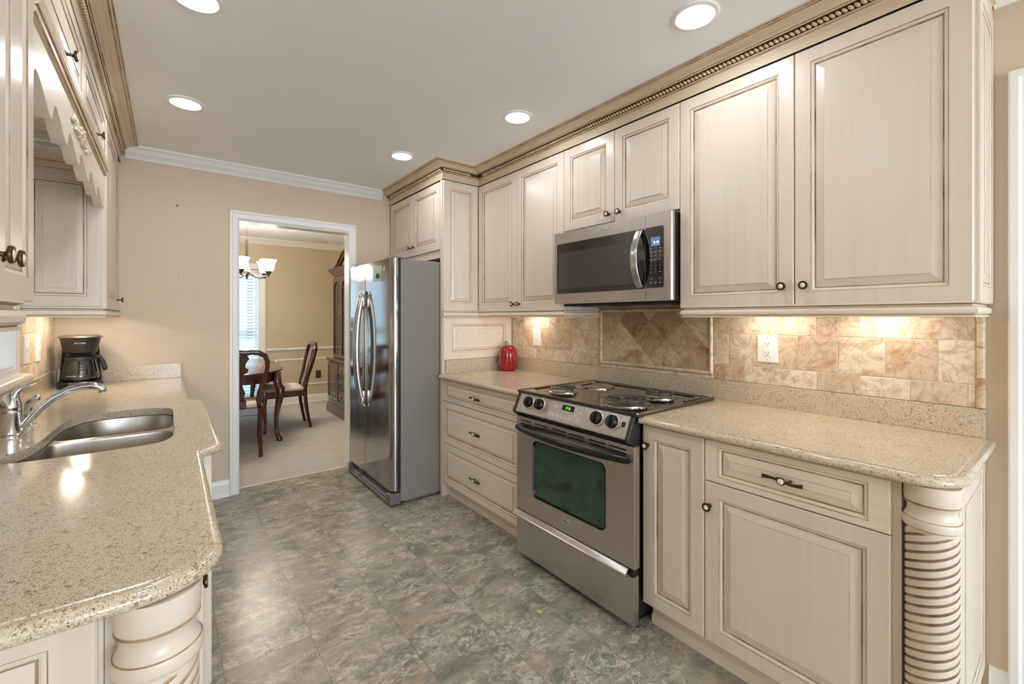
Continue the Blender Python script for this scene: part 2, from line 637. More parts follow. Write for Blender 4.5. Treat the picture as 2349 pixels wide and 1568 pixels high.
DULLENS = simple('unlit lamp lens', (176, 182, 180), 0.15)


def cherry():
    m, nt, b = newmat('dark cherry wood')
    f = noise(nt, coords(nt, (14, 14, 2.0)), 1.6, 4, 0.6, 0.8)
    link(nt, mix(nt, f, lin((44, 18, 12)), lin((88, 40, 26))), b.inputs['Base Color'])
    b.inputs['Roughness'].default_value = 0.22
    b.inputs['Coat Weight'].default_value = 0.6
    b.inputs['Coat Roughness'].default_value = 0.08
    return m


CHERRY = cherry()
BRASS = simple('old brass', (168, 136, 78), 0.3, 1.0)
NICKEL = simple('brushed nickel', (110, 102, 94), 0.35, 1.0)
UPHOLSTERY = painted('cream seat fabric', (214, 204, 188), 0.9)
BLIND = None
m_, nt_, b_ = newmat('white translucent blind slat')
b_.inputs['Base Color'].default_value = lin((236, 242, 246))
b_.inputs['Roughness'].default_value = 0.5
tr_ = N(nt_, 'ShaderNodeBsdfTranslucent'); tr_.inputs[0].default_value = lin((226, 240, 248))
mx_ = N(nt_, 'ShaderNodeMixShader'); mx_.inputs[0].default_value = 0.30
link(nt_, b_.outputs[0], mx_.inputs[1]); link(nt_, tr_.outputs[0], mx_.inputs[2])
link(nt_, mx_.outputs[0], nt_.nodes['Material Output'].inputs['Surface'])
BLIND = m_


def glass(name, tint, mirror=0.5, alpha=0.12, rough=0.02):
    """thin clear pane: transparent with a fresnel reflection"""
    m, nt, b = newmat(name)
    out = nt.nodes['Material Output']
    nt.nodes.remove(b)
    tr = N(nt, 'ShaderNodeBsdfTransparent'); tr.inputs[0].default_value = lin(tint)
    gl = N(nt, 'ShaderNodeBsdfGlossy'); gl.inputs['Roughness'].default_value = rough
    fr = N(nt, 'ShaderNodeFresnel'); fr.inputs[0].default_value = 1.5
    mx = N(nt, 'ShaderNodeMixShader')
    link(nt, math_(nt, 'ADD', math_(nt, 'MULTIPLY', fr.outputs[0], mirror * 2), alpha * 0.3), mx.inputs[0])
    link(nt, tr.outputs[0], mx.inputs[1]); link(nt, gl.outputs[0], mx.inputs[2])
    link(nt, mx.outputs[0], out.inputs['Surface'])
    return m


PANE = glass('clear window pane', (248, 252, 252), 0.4, 0.05)
CARAFE = glass('smoky carafe glass', (196, 190, 182), 0.7, 0.2)
CABGLASS = glass('cabinet door glass', (222, 228, 226), 0.6, 0.3)
# ================================================================== THE SETTING
XR, XL, YB, ZC = 2.212, -0.556, 3.834, 2.42      # right wall, left wall, back wall, ceiling
YF = -4.20                                        # wall behind the camera
CTR = 0.889                                       # counter top
S = 'structure'


def wall_with_hole(name, T, a0, a1, b0, b1, holes, d, mat_, kind=S):
    """slab from depth 0 to -d with rectangular openings"""
    mb = MB()
    hs = [rect(*h) for h in holes]
    out = rect(a0, a1, b0, b1)
    mb.holed(out, [h[::-1] for h in hs], T, 0.0)
    mb.holed(out, [h[::-1] for h in hs], T, -d)
    for poly in [out] + hs:
        for k in range(4):
            p, q = poly[k], poly[(k + 1) % 4]
            mb.add([T(p[0], p[1], 0), T(q[0], q[1], 0), T(q[0], q[1], -d), T(p[0], p[1], -d)], [(0, 1, 2, 3)])
    return obj(name, mb, mat_, kind=kind)


obj('floor', MB().box(-0.70, 2.36, YF - .1, 3.935, -0.05, 0.0), VINYL, kind=S, loc=(0, 0, 0))
obj('floor_dining', MB().box(-1.6, 2.36, 3.935, 7.40, -0.05, 0.004), CARPET, kind=S)
obj('ceiling', MB().box(-0.70, 2.36, YF - .1, 3.90, ZC, ZC + .08), CEIL, kind=S)
obj('ceiling_dining', MB().box(-1.6, 2.36, 3.90, 7.40, 2.44, 2.52), CEIL, kind=S)
# back wall with the cased opening to the dining room
DX0, DX1, DZ = 0.403, 1.227, 2.028
mb = MB()
mb.box(XL - .1, DX0, YB, 3.90, 0, 2.44).box(DX1, XR + .1, YB, 3.90, 0, 2.44).box(DX0, DX1, YB, 3.90, DZ, 2.44)
obj('wall_back', mb, WALL, kind=S)
mb = MB()
mb.box(-1.6, DX0, 3.90, 3.95, 0, 2.44).box(DX1, XR, 3.90, 3.95, 0, 2.44).box(DX0, DX1, 3.90, 3.95, DZ, 2.44)
obj('wall_dining_near', mb, WALL_D, kind=S)
WIN = (1.62, 2.90, 1.075, 1.94)
wall_with_hole('wall_left', Fpx(XL), YF, YB, 0, ZC, [WIN], 0.12, WALL)
RD = (-0.78, 0.075, 0.0, 2.035)
wall_with_hole('wall_right', Fmx(XR), YF, YB, 0, ZC, [RD], 0.12, WALL)
wall_with_hole('wall_front', lambda a, b, n: (a, YF + n, b), XL - .1, XR + .1, 0, ZC, [(-0.35, 2.05, 0.3, 2.2)], 0.12, WALL)
mb = MB()
wx0, wx1, wz0, wz1 = 0.10, 1.035, 0.16, 2.0
vx0, vx1 = -.98, -.045
wall_with_hole('wall_dining_far', Fmy(7.27), -1.6, XR + .1, 0, 2.44, [(wx0, wx1, wz0, wz1), (vx0, vx1, wz0, wz1)], 0.12, WALL_D)
obj('wall_dining_right', MB().box(XR, XR + .1, 3.95, 7.40, 0, 2.44), WALL_D, kind=S)
obj('wall_dining_left', MB().box(-1.6, -1.5, 3.95, 7.40, 0, 2.44), WALL_D, kind=S)

# door casing round the dining opening (both faces and the jamb lining)
cas = [(0.0, 0.0), (0.0, 0.010), (0.008, 0.016), (0.014, 0.013), (0.040, 0.015), (0.046, 0.020), (0.058, 0.020), (0.062, 0.016), (0.062, 0.0)]


def casing(mb, T, a0, a1, zt, prof=cas):
    """mitred casing: profile (across, out) round an opening"""
    for (p0, p1, q0, q1) in (((a0, 0), (a0, zt), (-1, 0), (-1, 1)), ((a0, zt), (a1, zt), (-1, 1), (1, 1)), ((a1, zt), (a1, 0), (1, 1), (1, 0))):
        L = []
        for (p, q) in ((p0, q0), (p1, q1)):
            L.append([T(p[0] + q[0] * c, p[1] + q[1] * c, n) for c, n in prof])
        mb.loops(L)


mb = MB()
casing(mb, Fmy(YB), DX0 + .012, DX1 - .014, DZ - .002)
mb.box(DX0 - .012, DX0 + .012, YB - .002, 3.952, 0, DZ + .010).box(DX1 - .012, DX1 + .012, YB - .002, 3.952, 0, DZ + .010).box(DX0 - .012, DX1 + .012, YB - .002, 3.952, DZ - .012, DZ + .010)
obj('trim_1', mb, WHITE, kind=S)
obj('trim_2', MB().box(DX0 + .012, DX1 - .012, 3.922, 3.945, 0.0, 0.010, b=.004), simple('pale threshold strip', (222, 206, 180), 0.4), kind=S)

bb = [(0, 0), (0.028, 0), (0.026, 0.014), (0.016, 0.020), (0.014, 0.088), (0.010, 0.104), (0.004, 0.116), (0, 0.118)]
mb = MB()
mb.sweep([(DX0 - .051, YB), (0.10, YB)], bb, side=1)
obj('baseboard_back', mb, WHITE, kind=S)
obj('baseboard_right', MB().sweep([(XR, 0.137), (XR, 0.196)], bb, side=1), WHITE, kind=S)
bb2 = [(o, z + .004) for o, z in bb]
obj('baseboard_dining', MB().sweep([(2.19, 7.27), (-1.5, 7.27)], bb2, side=1), WHITE, kind=S)
# white crown on the kitchen back wall, with a carved leaf band
ch = ZC - 2.342
cw = [(0, 2.342), (0.006, 2.342), (0.010, 2.350), (0.012, 2.353), (0.030, 2.378), (0.034, 2.380), (0.036, 2.384), (0.044, 2.398), (0.056, 2.407), (0.060, 2.408), (0.062, 2.412), (0.066, 2.412), (0.066, ZC), (0, ZC)]
mb = MB().sweep([(1.50, YB), (-0.222, YB)], cw, side=1)
for i in range(150):                       # leaves of the carved band
    x = -0.205 + i * 0.0125
    if x > 1.49: break
    mb.tube([(x - .006, YB - .0135, 2.3555), (x + .002, YB - .024, 2.366), (x + .010, YB - .031, 2.3765)], [.0016, .0036, .0016], 5)
obj('trim_3', mb, WHITE, kind=S)
obj('trim_4', MB().sweep([(XR, 0.185), (XR, -4.19)], cw, side=-1), WHITE, kind=S)
dc = [(0, 2.36), (0.008, 2.36), (0.012, 2.37), (0.05, 2.415), (0.062, 2.42), (0.066, 2.44), (0, 2.44)]
mb = MB().sweep([(2.21, 7.27), (-1.5, 7.27)], dc, side=1)
mb.sweep([(XR, 3.96), (XR, 7.20)], dc, side=1)
obj('trim_5', mb, WHITE, kind=S)
# chair rail and panel moulding on the far dining wall
cr = [(0, .806), (.010, .806), (.016, .815), (.022, .822), (.022, .834), (.012, .842), (0, .846)]
mb = MB().sweep([(2.19, 7.27), (1.12, 7.27)], cr, side=1)
T7 = Fmy(7.27)
for (a0, a1, b0, b1) in ((1.235, 2.15, .270, .682),):
    L = [rect(a0, a1, b0, b1, i) for i in (0, .006, .018, .026)]
    ns = (0, .012, .012, 0)
    mb.loops([[T7(a, b, n) for a, b in l] for l, n in zip(L, ns)], cap0=False, cap1=False)
obj('trim_6', mb, WHITE, kind=S)
# cased doorway in the right wall beside the camera, its door shut
mb = MB()
wide = [(0, 0), (0, .012), (.010, .018), (.018, .014), (.046, .016), (.054, .024), (.072, .024), (.077, .018), (.077, 0)]
casing(mb, Fmx(XR), RD[0], RD[1], RD[3], wide)
obj('trim_7', mb, WHITE, kind=S)
mb = MB()
mb.box(XR + .02, XR + .06, RD[0] + .002, RD[1] - .002, 0.006, RD[3] - .003)
for z0, z1 in ((.2, .9), (1.05, 1.9)):
    for y0, y1 in ((-.68, -.40), (-.31, -.03)):
        L = [(0, 0), (.012, -.008), (.03, -.008), (.05, -.002)]
        T = Fmx(XR + .02)
        mb.loops([[T(a, b, n + .0005) for a, b in rect(y0, y1, z0, z1, i)] for i, n in L], cap0=False)
d1 = obj('door_1', mb, WHITE, kind=S)
# window over the sink: casing, sash, shaded pane
mb = MB()
T = Fpx(XL)
for (i0, i1, n0, n1) in ((-.072, 0, 0, .022), (0, .012, -.10, .018)):
    L0 = rect(*WIN, i0); L1 = rect(*WIN, i1)
    mb.loops([[T(a, b, n0) for a, b in L0], [T(a, b, n1) for a, b in L0], [T(a, b, n1) for a, b in L1], [T(a, b, n0) for a, b in L1]], cap0=False, cap1=False)
L0, L1 = rect(*WIN, .012), rect(*WIN, .055)
mb.loops([[T(a, b, -.06) for a, b in L0], [T(a, b, -.03) for a, b in L0], [T(a, b, -.03) for a, b in L1], [T(a, b, -.06) for a, b in L1], [T(a, b, -.06) for a, b in L0]], cap0=False, cap1=False)
w1 = obj('window_1', mb, WHITE, kind=S)
obj('window_shade', MB().box(XL - .056, XL - .052, WIN[0] + .012, WIN[1] - .012, WIN[2] + .012, WIN[3] - .012), simple('grey white window shade', (214, 220, 226), .6), parent=w1)
# dining windows: casing, sash, pane
T = Fmy(7.27)
for num, x0, x1 in ((2, wx0, wx1), (4, vx0, vx1)):
    mb = MB()
    W2 = (x0, x1, wz0, wz1)
    for (i0, i1, n0, n1) in ((-.072, 0, 0, .022), (0, .012, -.10, .016)):
        L0 = rect(*W2, i0); L1 = rect(*W2, i1)
        mb.loops([[T(a, b, n0) for a, b in L0], [T(a, b, n1) for a, b in L0], [T(a, b, n1) for a, b in L1], [T(a, b, n0) for a, b in L1]], cap0=False, cap1=False)
    for (b0, b1) in ((wz0, 1.08), (1.08, wz1)):
        L0, L1 = rect(x0, x1, b0, b1, .012), rect(x0, x1, b0, b1, .05)
        mb.loops([[T(a, b, -.09) for a, b in L0], [T(a, b, -.06) for a, b in L0], [T(a, b, -.06) for a, b in L1], [T(a, b, -.09) for a, b in L1], [T(a, b, -.09) for a, b in L0]], cap0=False, cap1=False)
    w2 = obj('window_%d' % num, mb, WHITE, kind=S)
    obj('window_pane', MB().box(x0 + .03, x1 - .03, 7.27 + .073, 7.27 + .077, wz0 + .03, wz1 - .03), PANE, parent=w2)
    obj('window_sill', MB().box(x0 - .070, x1 + .070, 7.222, 7.27, wz0 - .03, wz0 - .002, b=.004), WHITE, parent=w2)
# rear window behind the camera
mb = MB()
T = lambda a, b, n: (a, YF + n, b)
for (a0, a1) in ((-.35, .45), (.45, 1.25), (1.25, 2.05)):
    L0, L1 = rect(a0, a1, .3, 2.2), rect(a0, a1, .3, 2.2, .05)
    mb.loops([[T(a, b, -.08) for a, b in L0], [T(a, b, .0) for a, b in L0], [T(a, b, .0) for a, b in L1], [T(a, b, -.08) for a, b in L1], [T(a, b, -.08) for a, b in L0]], cap0=False, cap1=False)
obj('window_3', mb, WHITE, kind=S)

# ================================================================== CABINET PARTS


def door_mb(T, a0, a1, b0, b1, t=.020, sa=.053, sb=None, bw=.024):
    """raised-panel door or drawer front; slots: paint, glaze line, dark groove"""
    sb = sa if sb is None else sb
    steps = [(0, 0, 0), (0, t - .003, 0), (.003, t, 0), (sa - .001, t, 0), (sa + .001, t - .0025, 1), (sa + .006, t - .0035, 0), (sa + .010, t - .007, 0),
             (sa + .0115, t - .0100, 2), (sa + .0142, t - .0100, 2), (sa + .0165 + bw, t - .0035, 0), (sa + .0172 + bw, t - .0015, 1), (sa + .019 + bw, t - .0012, 0)]
    L, ms = [], []
    k = sb - sa
    fac = min(1.0, (t - .0035) / .0105)
    steps = [(i, t - (t - n) * fac if n else 0, m) for i, n, m in steps]
    lim = min((a1 - a0) / 2, (b1 - b0) / 2) - .004
    for i, n, m in steps:
        ia, ib = i, (i + k if i > .004 else i)
        if min((a1 - a0) / 2 - ia, (b1 - b0) / 2 - ib) < .006: break
        L.append([T(a, b, max(n, .0015) if n else 0) for a, b in rect(a0, a1, b0, b1, ia, ib)])
        ms.append(m)
    mb = MB()
    mb.loops(L, ms[1:], cap0=True, cap1=True)
    mb.m[-1] = 0
    return mb


DOORM = [PAINT, GLAZE, GROOVE]
DRAWM = [PAINT_H, GLAZE, GROOVE]


def knob_mb(F):
    """F maps (a, b, out) around the knob's foot; slots: bronze, ceramic"""
    mb = MB()
    mb.lathe([(.0085, 0), (.0085, .002), (.005, .004), (.0045, .016), (.008, .019), (.0155, .021), (.0165, .0235), (.0160, .026), (.0125, .0275), (.0110, .0272)], F, 20, 0)
    mb.lathe([(.0088, .0270), (.0080, .0281), (.0060, .0290), (.003, .0294), (.001, .0295)], F, 18, 1, cap0=False)
    for k in range(20):
        t = 2 * PI * k / 20
        c = F(.0136 * math.cos(t), .0136 * math.sin(t), .0268)
        mb.ball(c, .0016, n=5, k=4)
    return mb


KM = [BRONZE, CERAMIC]


def pull_mb(F, w=.060):
    """bow-tie pull with flared leaf ends and a ceramic centre"""
    mb = MB()
    P = []
    for i in range(17):
        u = -1 + 2 * i / 16
        wd = .0035 + .0035 * abs(u) ** 1.5
        P.append((u * w, .004 * math.sin(u * PI * .9), .020 + .004 * (1 - abs(u)) - .003 * abs(u) ** 3, wd))
    L = []
    for a, b, n, wd in P:
        L.append([F(a, b + wd * math.cos(2 * PI * k / 8), n + .0028 * math.sin(2 * PI * k / 8)) for k in range(8)])
    mb.loops(L, 0, True)
    for sgn in (-1, 1):
        mb.tube([F(sgn * .020, 0, 0), F(sgn * .018, 0, .012), F(sgn * .012, 0, .022)], [.005, .0035, .004], 8)
    mb.lathe([(.004, .012), (.0125, .020), (.0130, .0245), (.0105, .0265), (.0095, .026)], F, 18, 0)
    mb.lathe([(.0092, .0255), (.0088, .0285), (.0060, .0305), (.001, .0315)], F, 16, 1, cap0=False)
    return mb


def facing(kind, X):
    return {'mx': Fmx, 'px': Fpx, 'my': Fmy}[kind](X)


def local(kind, X, a, b, n=0.0):
    """frame centred on (a, b) of a cabinet face"""
    if kind == 'mx': return Fmx0(X - n, a, b)
    if kind == 'px': return Fpx0(X + n, a, b)
    return Fmy0(a, X - n, b)


def add_door(parent, kind, X, a0, a1, b0, b1, knob=None, name='door', mats=None, t=.020, **kw):
    """X is the plane the door is fixed to; its face stands t in front"""
    d = obj(name, door_mb(facing(kind, X), a0, a1, b0, b1, t, **kw), mats or DOORM, parent=parent)
    if knob:
        k = obj('knob', knob_mb(local(kind, X, knob[0], knob[1], t)), KM, parent=d)
        k['label'] = 'bronze knob with a cream ceramic centre'
    return d


def add_drawer(parent, kind, X, a0, a1, b0, b1, t=.020, pull=True, **kw):
    kw.setdefault('sa', .050)
    d = obj('drawer', door_mb(facing(kind, X), a0, a1, b0, b1, t, **kw), DRAWM, parent=parent)
    if pull:
        p = obj('pull', pull_mb(local(kind, X, (a0 + a1) / 2, (b0 + b1) / 2, t)), KM, parent=d)
        p['label'] = 'bronze bow pull with a ceramic centre'
    return d


# ---------------------------------------------------------------- crown moulding with a rope bead
CRP = [(0.0, 2.306), (0.002, 2.306), (0.002, 2.350), (0.006, 2.352), (0.010, 2.356), (0.010, 2.361), (0.007, 2.362), (0.007, 2.3815), (0.024, 2.383), (0.026, 2.387),
       (0.031, 2.389), (0.036, 2.395), (0.050, 2.404), (0.068, 2.4075), (0.074, 2.4085), (0.080, 2.411), (0.086, 2.4115), (0.091, 2.414), (0.091, ZC), (0.0, ZC)]
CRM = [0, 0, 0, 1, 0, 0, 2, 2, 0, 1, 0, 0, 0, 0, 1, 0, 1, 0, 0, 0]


def rope_mb(path, side, o=.0145, z=2.3715, pitch=.0182):
    mb = MB()
    for i in range(len(path) - 1):
        p, q = Vector(path[i]), Vector(path[i + 1])
        d = (q - p).normalized()
        nrm = Vector((-d.y, d.x)) * side
        n = int((q - p).length / pitch)
        for k in range(n):
            c = p + d * ((k + .5) * (q - p).length / n) + nrm * o
            # a bead lying askew along the run

            def F(a, b, h, c=c, d=d, nrm=nrm):
                s_ = a + h * 0.75
                return (c.x + d.x * s_ + nrm.x * b, c.y + d.y * s_ + nrm.y * b, z + h - a * .25)
            mb.ball(None, .0072, .0085, .0088, 8, 5, 0, F)
    return mb


def crown(name, path, label, side=1, d0=None, d1=None, rope=None, mats=None, loc=None):
    t = thing(name, loc or (path[0][0], path[0][1], 2.306), label, 'crown molding')
    obj('molding', MB().sweep(path, CRP, CRM, side=side, d0=d0, d1=d1), mats or [CROWN, GLAZE, DARKGAP], parent=t)
    obj('rope_bead', rope_mb(rope or path, side), CROWN, parent=t)
    return t


XU = 1.900      # cabinet front plane of the right wall cabinets (door faces stand at 1.880)
crown('crown_molding', [(XR - .002, .190), (1.880, .190), (1.880, 2.846)], 'long glazed crown molding with rope bead above the right wall cabinets', side=1, d1=(-1, 0), rope=[(2.15, .190), (1.880, .190), (1.880, 2.77)], loc=(1.88, 1.5, 2.306))
crown('crown_molding', [(1.880, 2.846), (1.572, 2.846), (1.572, YB - .001)], 'short glazed crown molding with rope bead wrapping the refrigerator cabinet', side=1, d0=(0, 1), rope=[(1.80, 2.846), (1.572, 2.846), (1.572, YB - .05)], mats=[CROWNX, GLAZE, DARKGAP], loc=(1.6, 3.2, 2.306))
XLF = -0.265    # front plane of the left wall cabinets (door faces at -0.245)
crown('crown_molding', [(-0.245, .45), (-0.245, YB - .001)], 'glazed crown molding with rope bead above the left wall cabinets', side=-1, rope=[(-0.245, .9), (-0.245, YB - .05)], loc=(-.245, 2, 2.306))

# ---------------------------------------------------------------- right wall cabinets
t = thing('wall_cabinet', (2.05, 2.385, 1.352), 'tall two-door wall cabinet left of the microwave', 'cabinet')
obj('body', MB().box(XU, XR - .002, 1.917, 2.855, 1.352, 2.306), PAINT, parent=t)
add_door(t, 'mx', XU - .0005, 2.3735, 2.8420, 1.345, 2.300, (2.402, 1.392))
add_door(t, 'mx', XU - .0005, 1.9155, 2.3705, 1.345, 2.300, (2.342, 1.392))

t = thing('wall_cabinet', (2.05, 1.53, 1.795), 'short two-door wall cabinet directly above the microwave', 'cabinet')
obj('body', MB().box(XU, XR - .002, 1.150, 1.916, 1.797, 2.306), PAINT, parent=t)
add_door(t, 'mx', XU - .0005, 1.5340, 1.9130, 1.813, 2.300, (1.568, 1.857))
add_door(t, 'mx', XU - .0005, 1.1525, 1.5310, 1.806, 2.300, (1.496, 1.857))

t = thing('wall_cabinet', (2.05, .67, 1.352), 'largest two-door wall cabinet, right of the microwave', 'cabinet')
obj('body', MB().box(XU, XR - .002, .194, 1.149, 1.352, 2.306), PAINT, parent=t)
add_door(t, 'mx', XU - .0005, .6745, 1.1490, 1.345, 2.300, (.711, 1.420))
add_door(t, 'mx', XU - .0005, .1980, .6710, 1.345, 2.300, (.636, 1.420))
e = obj('end_panel', door_mb(Fmy(.1935), XU + .004, XR - .003, 1.347, 2.304, .008, sa=.05), DOORM, parent=t)

# light rails under the wall cabinets
LRP = [(0.0, 1.340), (0.006, 1.340), (0.006, 1.334), (-0.004, 1.330), (-0.006, 1.326), (0.004, 1.322), (0.008, 1.314), (0.007, 1.305), (0.000, 1.300), (-0.002, 1.298), (0.002, 1.297), (0.002, 1.2915), (-0.014, 1.2915), (-0.014, 1.340)]
LRM = [0, 0, 1, 0, 0, 0, 0, 0, 1, 0, 0, 0, 0, 0]
LR = lambda dz: [(o, z + dz) for o, z in LRP]
obj('light_rail', MB().sweep([(XR - .003, .196), (1.884, .196), (1.884, 1.138), (XR - .016, 1.138)], LR(.0105), LRM, side=1), [PAINT_H, GLAZE], loc=(1.884, .6, 1.34),
    label='glazed light rail molding under the cabinet right of the microwave', cat='molding')
obj('light_rail', MB().sweep([(XR - .016, 1.912), (1.884, 1.912), (1.884, 2.838), (1.574, 2.838)], LR(.0105), LRM, side=1), [PAINT_H, GLAZE], loc=(1.884, 2.3, 1.34),
    label='glazed light rail molding under the cabinet left of the microwave', cat='molding')

# refrigerator enclosure
t = thing('cabinet_side_panel', (1.9, 2.871, 0), 'tall glazed side panel between refrigerator and counter', 'cabinet panel')
obj('board', MB().box(1.574, XR - .002, 2.858, 2.886, 0.0, 2.3055), PAINT, parent=t)
obj('upper_panel', door_mb(Fmy(2.8575), 1.580, XU - .022, 1.352, 2.302, .012, sa=.055, bw=.016), DOORM, parent=t)
obj('lower_panel', door_mb(Fmy(2.8575), 1.580, XR - .004, .990, 1.299, .012, sa=.070, sb=.05, bw=.016), DRAWM, parent=t)
t = thing('refrigerator_cabinet', (1.9, 3.36, 1.74), 'two-door wall cabinet above the refrigerator', 'cabinet')
obj('body', MB().box(1.594, XR - .002, 2.888, YB - .002, 1.742, 2.306), PAINT, parent=t)
obj('body_rail', MB().box(1.586, 1.5935, 2.888, YB - .002, 1.742, 1.797), PAINT, parent=t)
add_door(t, 'mx', 1.5935, 3.3585, 3.800, 1.799, 2.298, (3.392, 1.868))
add_door(t, 'mx', 1.5935, 2.892, 3.3555, 1.799, 2.298, (3.322, 1.868))

# ---------------------------------------------------------------- right base cabinets
XB = 1.597


def toe(mb, y0, y1, X=1.640, shoe=True):
    mb.box(X, X + .014, y0, y1, 0.0, .104)
    if shoe:
        T = [(0, 0), (.010, 0), (.010, .030), (.006, .040), (0, .044)]
        mb.sweep([(X, y0), (X, y1)], T, side=1)
    return mb


t = thing('base_cabinet', (1.9, 2.38, 0), 'three-drawer base cabinet between range and refrigerator', 'cabinet')
obj('body', MB().box(XB, XR - .002, 1.918, 2.857, .104, .858), PAINT, parent=t)
obj('toe_kick', toe(MB(), 1.918, 2.857, 1.640), PAINT_H, parent=t)
for b0, b1, sb in ((.700, .849, .022), (.397, .695, .042), (.103, .392, .042)):
    add_drawer(t, 'mx', XB - .0005, 1.960, 2.855, b0, b1, sb=sb, sa=.034, bw=.016)
t = thing('base_cabinet', (1.9, 1.0, 0), 'narrow single-door base cabinet right of the range', 'cabinet')
obj('body', MB().box(XB, XR - .002, .864, 1.136, .104, .858), PAINT, parent=t)
obj('toe_kick', toe(MB(), .864, 1.128, 1.640), PAINT_H, parent=t)
add_door(t, 'mx', XB - .0005, .8655, 1.1355, .106, .850, (1.110, .771))
t = thing('base_cabinet', (1.9, .59, 0), 'wide base cabinet with one drawer over one door, beside the rope column', 'cabinet')
obj('body', MB().box(XB, XR - .002, .3065, .8635, .104, .858), PAINT, parent=t)
obj('toe_kick', toe(MB(), .318, .8635, 1.640), PAINT_H, parent=t)
add_drawer(t, 'mx', XB - .0005, .3265, .8625, .6985, .850, sb=.022, sa=.050, bw=.024)
add_door(t, 'mx', XB - .0005, .3265, .8625, .106, .6945, (.844, .607))
t = thing('cabinet_end_panel', (1.95, .215, 0), 'raised-panel end of the right base cabinets, beside the doorway', 'cabinet panel')
obj('board', MB().box(1.674, XR - .002, .214, .3060, 0.0, .858), PAINT, parent=t)
obj('raised_panel', door_mb(Fmy(.2135), 1.706, XR - .004, .105, .855, .009, sa=.055), DOORM, parent=t)


# ---------------------------------------------------------------- rope columns
def rope_column(cx, cy, label, twist=1):
    t = thing('rope_column', (cx, cy, 0), label, 'column', 'carved rope columns at the counter corners')
    R = .0545
    nz, nt_ = 330, 72
    z0, z1 = .085, .745
    p, starts = .0236, 6
    mb = MB()
    seg = 12                               # rows per groove; rows follow the twist
    rise = starts * p * twist
    lo, hi = min(0, rise), max(0, rise)
    rows = [z0 - hi + p * i / seg for i in range(int((z1 - z0 + hi - lo) / p * seg) + 2)]
    vs, fs, mm = [], [], []
    for i, zr in enumerate(rows):
        d = abs((i % seg) / seg - .5) * 2          # 0 in the middle of a groove
        gr = max(0.0, 1 - d / .36)
        for k in range(nt_ + 1):
            th = PI * .28 + 2 * PI * k / nt_
            z = min(z1, max(z0, zr + rise * k / nt_))
            fade = min(1, max(0, (z1 - z) / .012)) * min(1, max(0, (z - z0) / .02))
            r = R - .0045 * min(1, gr * 1.5) * fade
            vs.append((cx + r * math.cos(th), cy + r * math.sin(th), z))
    for i in range(len(rows) - 1):
        c_ = (i + .5) % seg / seg
        for k in range(nt_):
            a_ = i * (nt_ + 1) + k
            za = [vs[q][2] for q in (a_, a_ + 1, a_ + nt_ + 2, a_ + nt_ + 1)]
            if max(za) - min(za) < 1e-5: continue
            fs.append((a_, a_ + 1, a_ + nt_ + 2, a_ + nt_ + 1))
            mm.append(1 if abs(c_ - .5) < .17 and za[0] < z1 - .014 else 0)
    mb.add(vs, fs, mm, True)
    obj('shaft', mb, [PAINT, GROOVE], parent=t)
    F = Fz(cx, cy, 0)
    cap = [(.0540, .7415), (.0595, .7450), (.0605, .7500), (.0605, .7640), (.0592, .7675), (.0568, .7690), (.0525, .7790), (.0500, .7880), (.0505, .7950), (.0540, .8020), (.0568, .8065), (.0552, .8090), (.0560, .8110), (.0575, .8280), (.0575, .858)]
    ms = [1, 0, 0, 0, 1, 0, 0, 0, 0, 0, 1, 1, 0, 0]
    obj('capital', MB().lathe(cap, F, 48, ms), [PAINT, GLAZE], parent=t, ang=.9)
    obj('foot', MB().lathe([(.060, .0), (.060, .060), (.058, .066), (.0555, .070), (.0580, .076), (.0575, .084), (.0540, .088)], F, 48, [0, 0, 1, 0, 0, 0]), [PAINT, GLAZE], parent=t, ang=.9)
    return t


rope_column(1.612, .2475, 'cream rope-carved column under the rounded end of the right counter')

# ---------------------------------------------------------------- counters
EDGE = [(0.0, .889), (0.0005, .8865), (0.004, .8862), (0.010, .8868), (0.016, .8850), (0.021, .8815), (0.0240, .876), (0.0245, .870), (0.0225, .864), (0.018, .8605), (0.012, .859), (0.0, .859)]


def offset_poly(poly, ex, o):
    """move each edge k (k -> k+1) outwards by o * ex[k]; polygon runs counter-clockwise"""
    n = len(poly)
    out = []
    for i in range(n):
        p0, p1, p2 = Vector(poly[i - 1]), Vector(poly[i]), Vector(poly[(i + 1) % n])
        a, b = (p1 - p0).normalized(), (p2 - p1).normalized()
        na, nb = Vector((a.y, -a.x)), Vector((b.y, -b.x))
        oa, ob = o * ex[i - 1], o * ex[i]
        den = na.x * nb.y - na.y * nb.x
        if abs(den) < 1e-4:
            q = p1 + na * max(oa, ob)
        else:
            # solve q.na = p1.na + oa, q.nb = p1.nb + ob
            c1, c2 = p1.dot(na) + oa, p1.dot(nb) + ob
            q = Vector(((c1 * nb.y - c2 * na.y) / den, (na.x * c2 - nb.x * c1) / den))
        out.append((q.x, q.y))
    return out


def arc(cx, cy, r, t0, t1, k=8):
    return [(cx + r * math.cos(t0 + (t1 - t0) * i / k), cy + r * math.sin(t0 + (t1 - t0) * i / k)) for i in range(k + 1)]


def slab_mb(poly, ex, hole=None):
    mb = MB()
    T = lambda a, b, n: (a, b, n)
    L = []
    for o, z in EDGE:
        L.append([(x, y, z) for x, y in offset_poly(poly, ex, o)])
    mb.loops(L, 0, True, cap0=False, cap1=False)
    mb.holed(poly, [hole] if hole else [], T, EDGE[0][1])
    mb.holed(poly, [hole] if hole else [], T, EDGE[-1][1])
    if hole:
        k = len(hole)
        H = [[(x, y, .889) for x, y in hole], [(x, y, .859) for x, y in hole]]
        mb.loops(H, 0, True, cap0=False, cap1=False)
    return mb


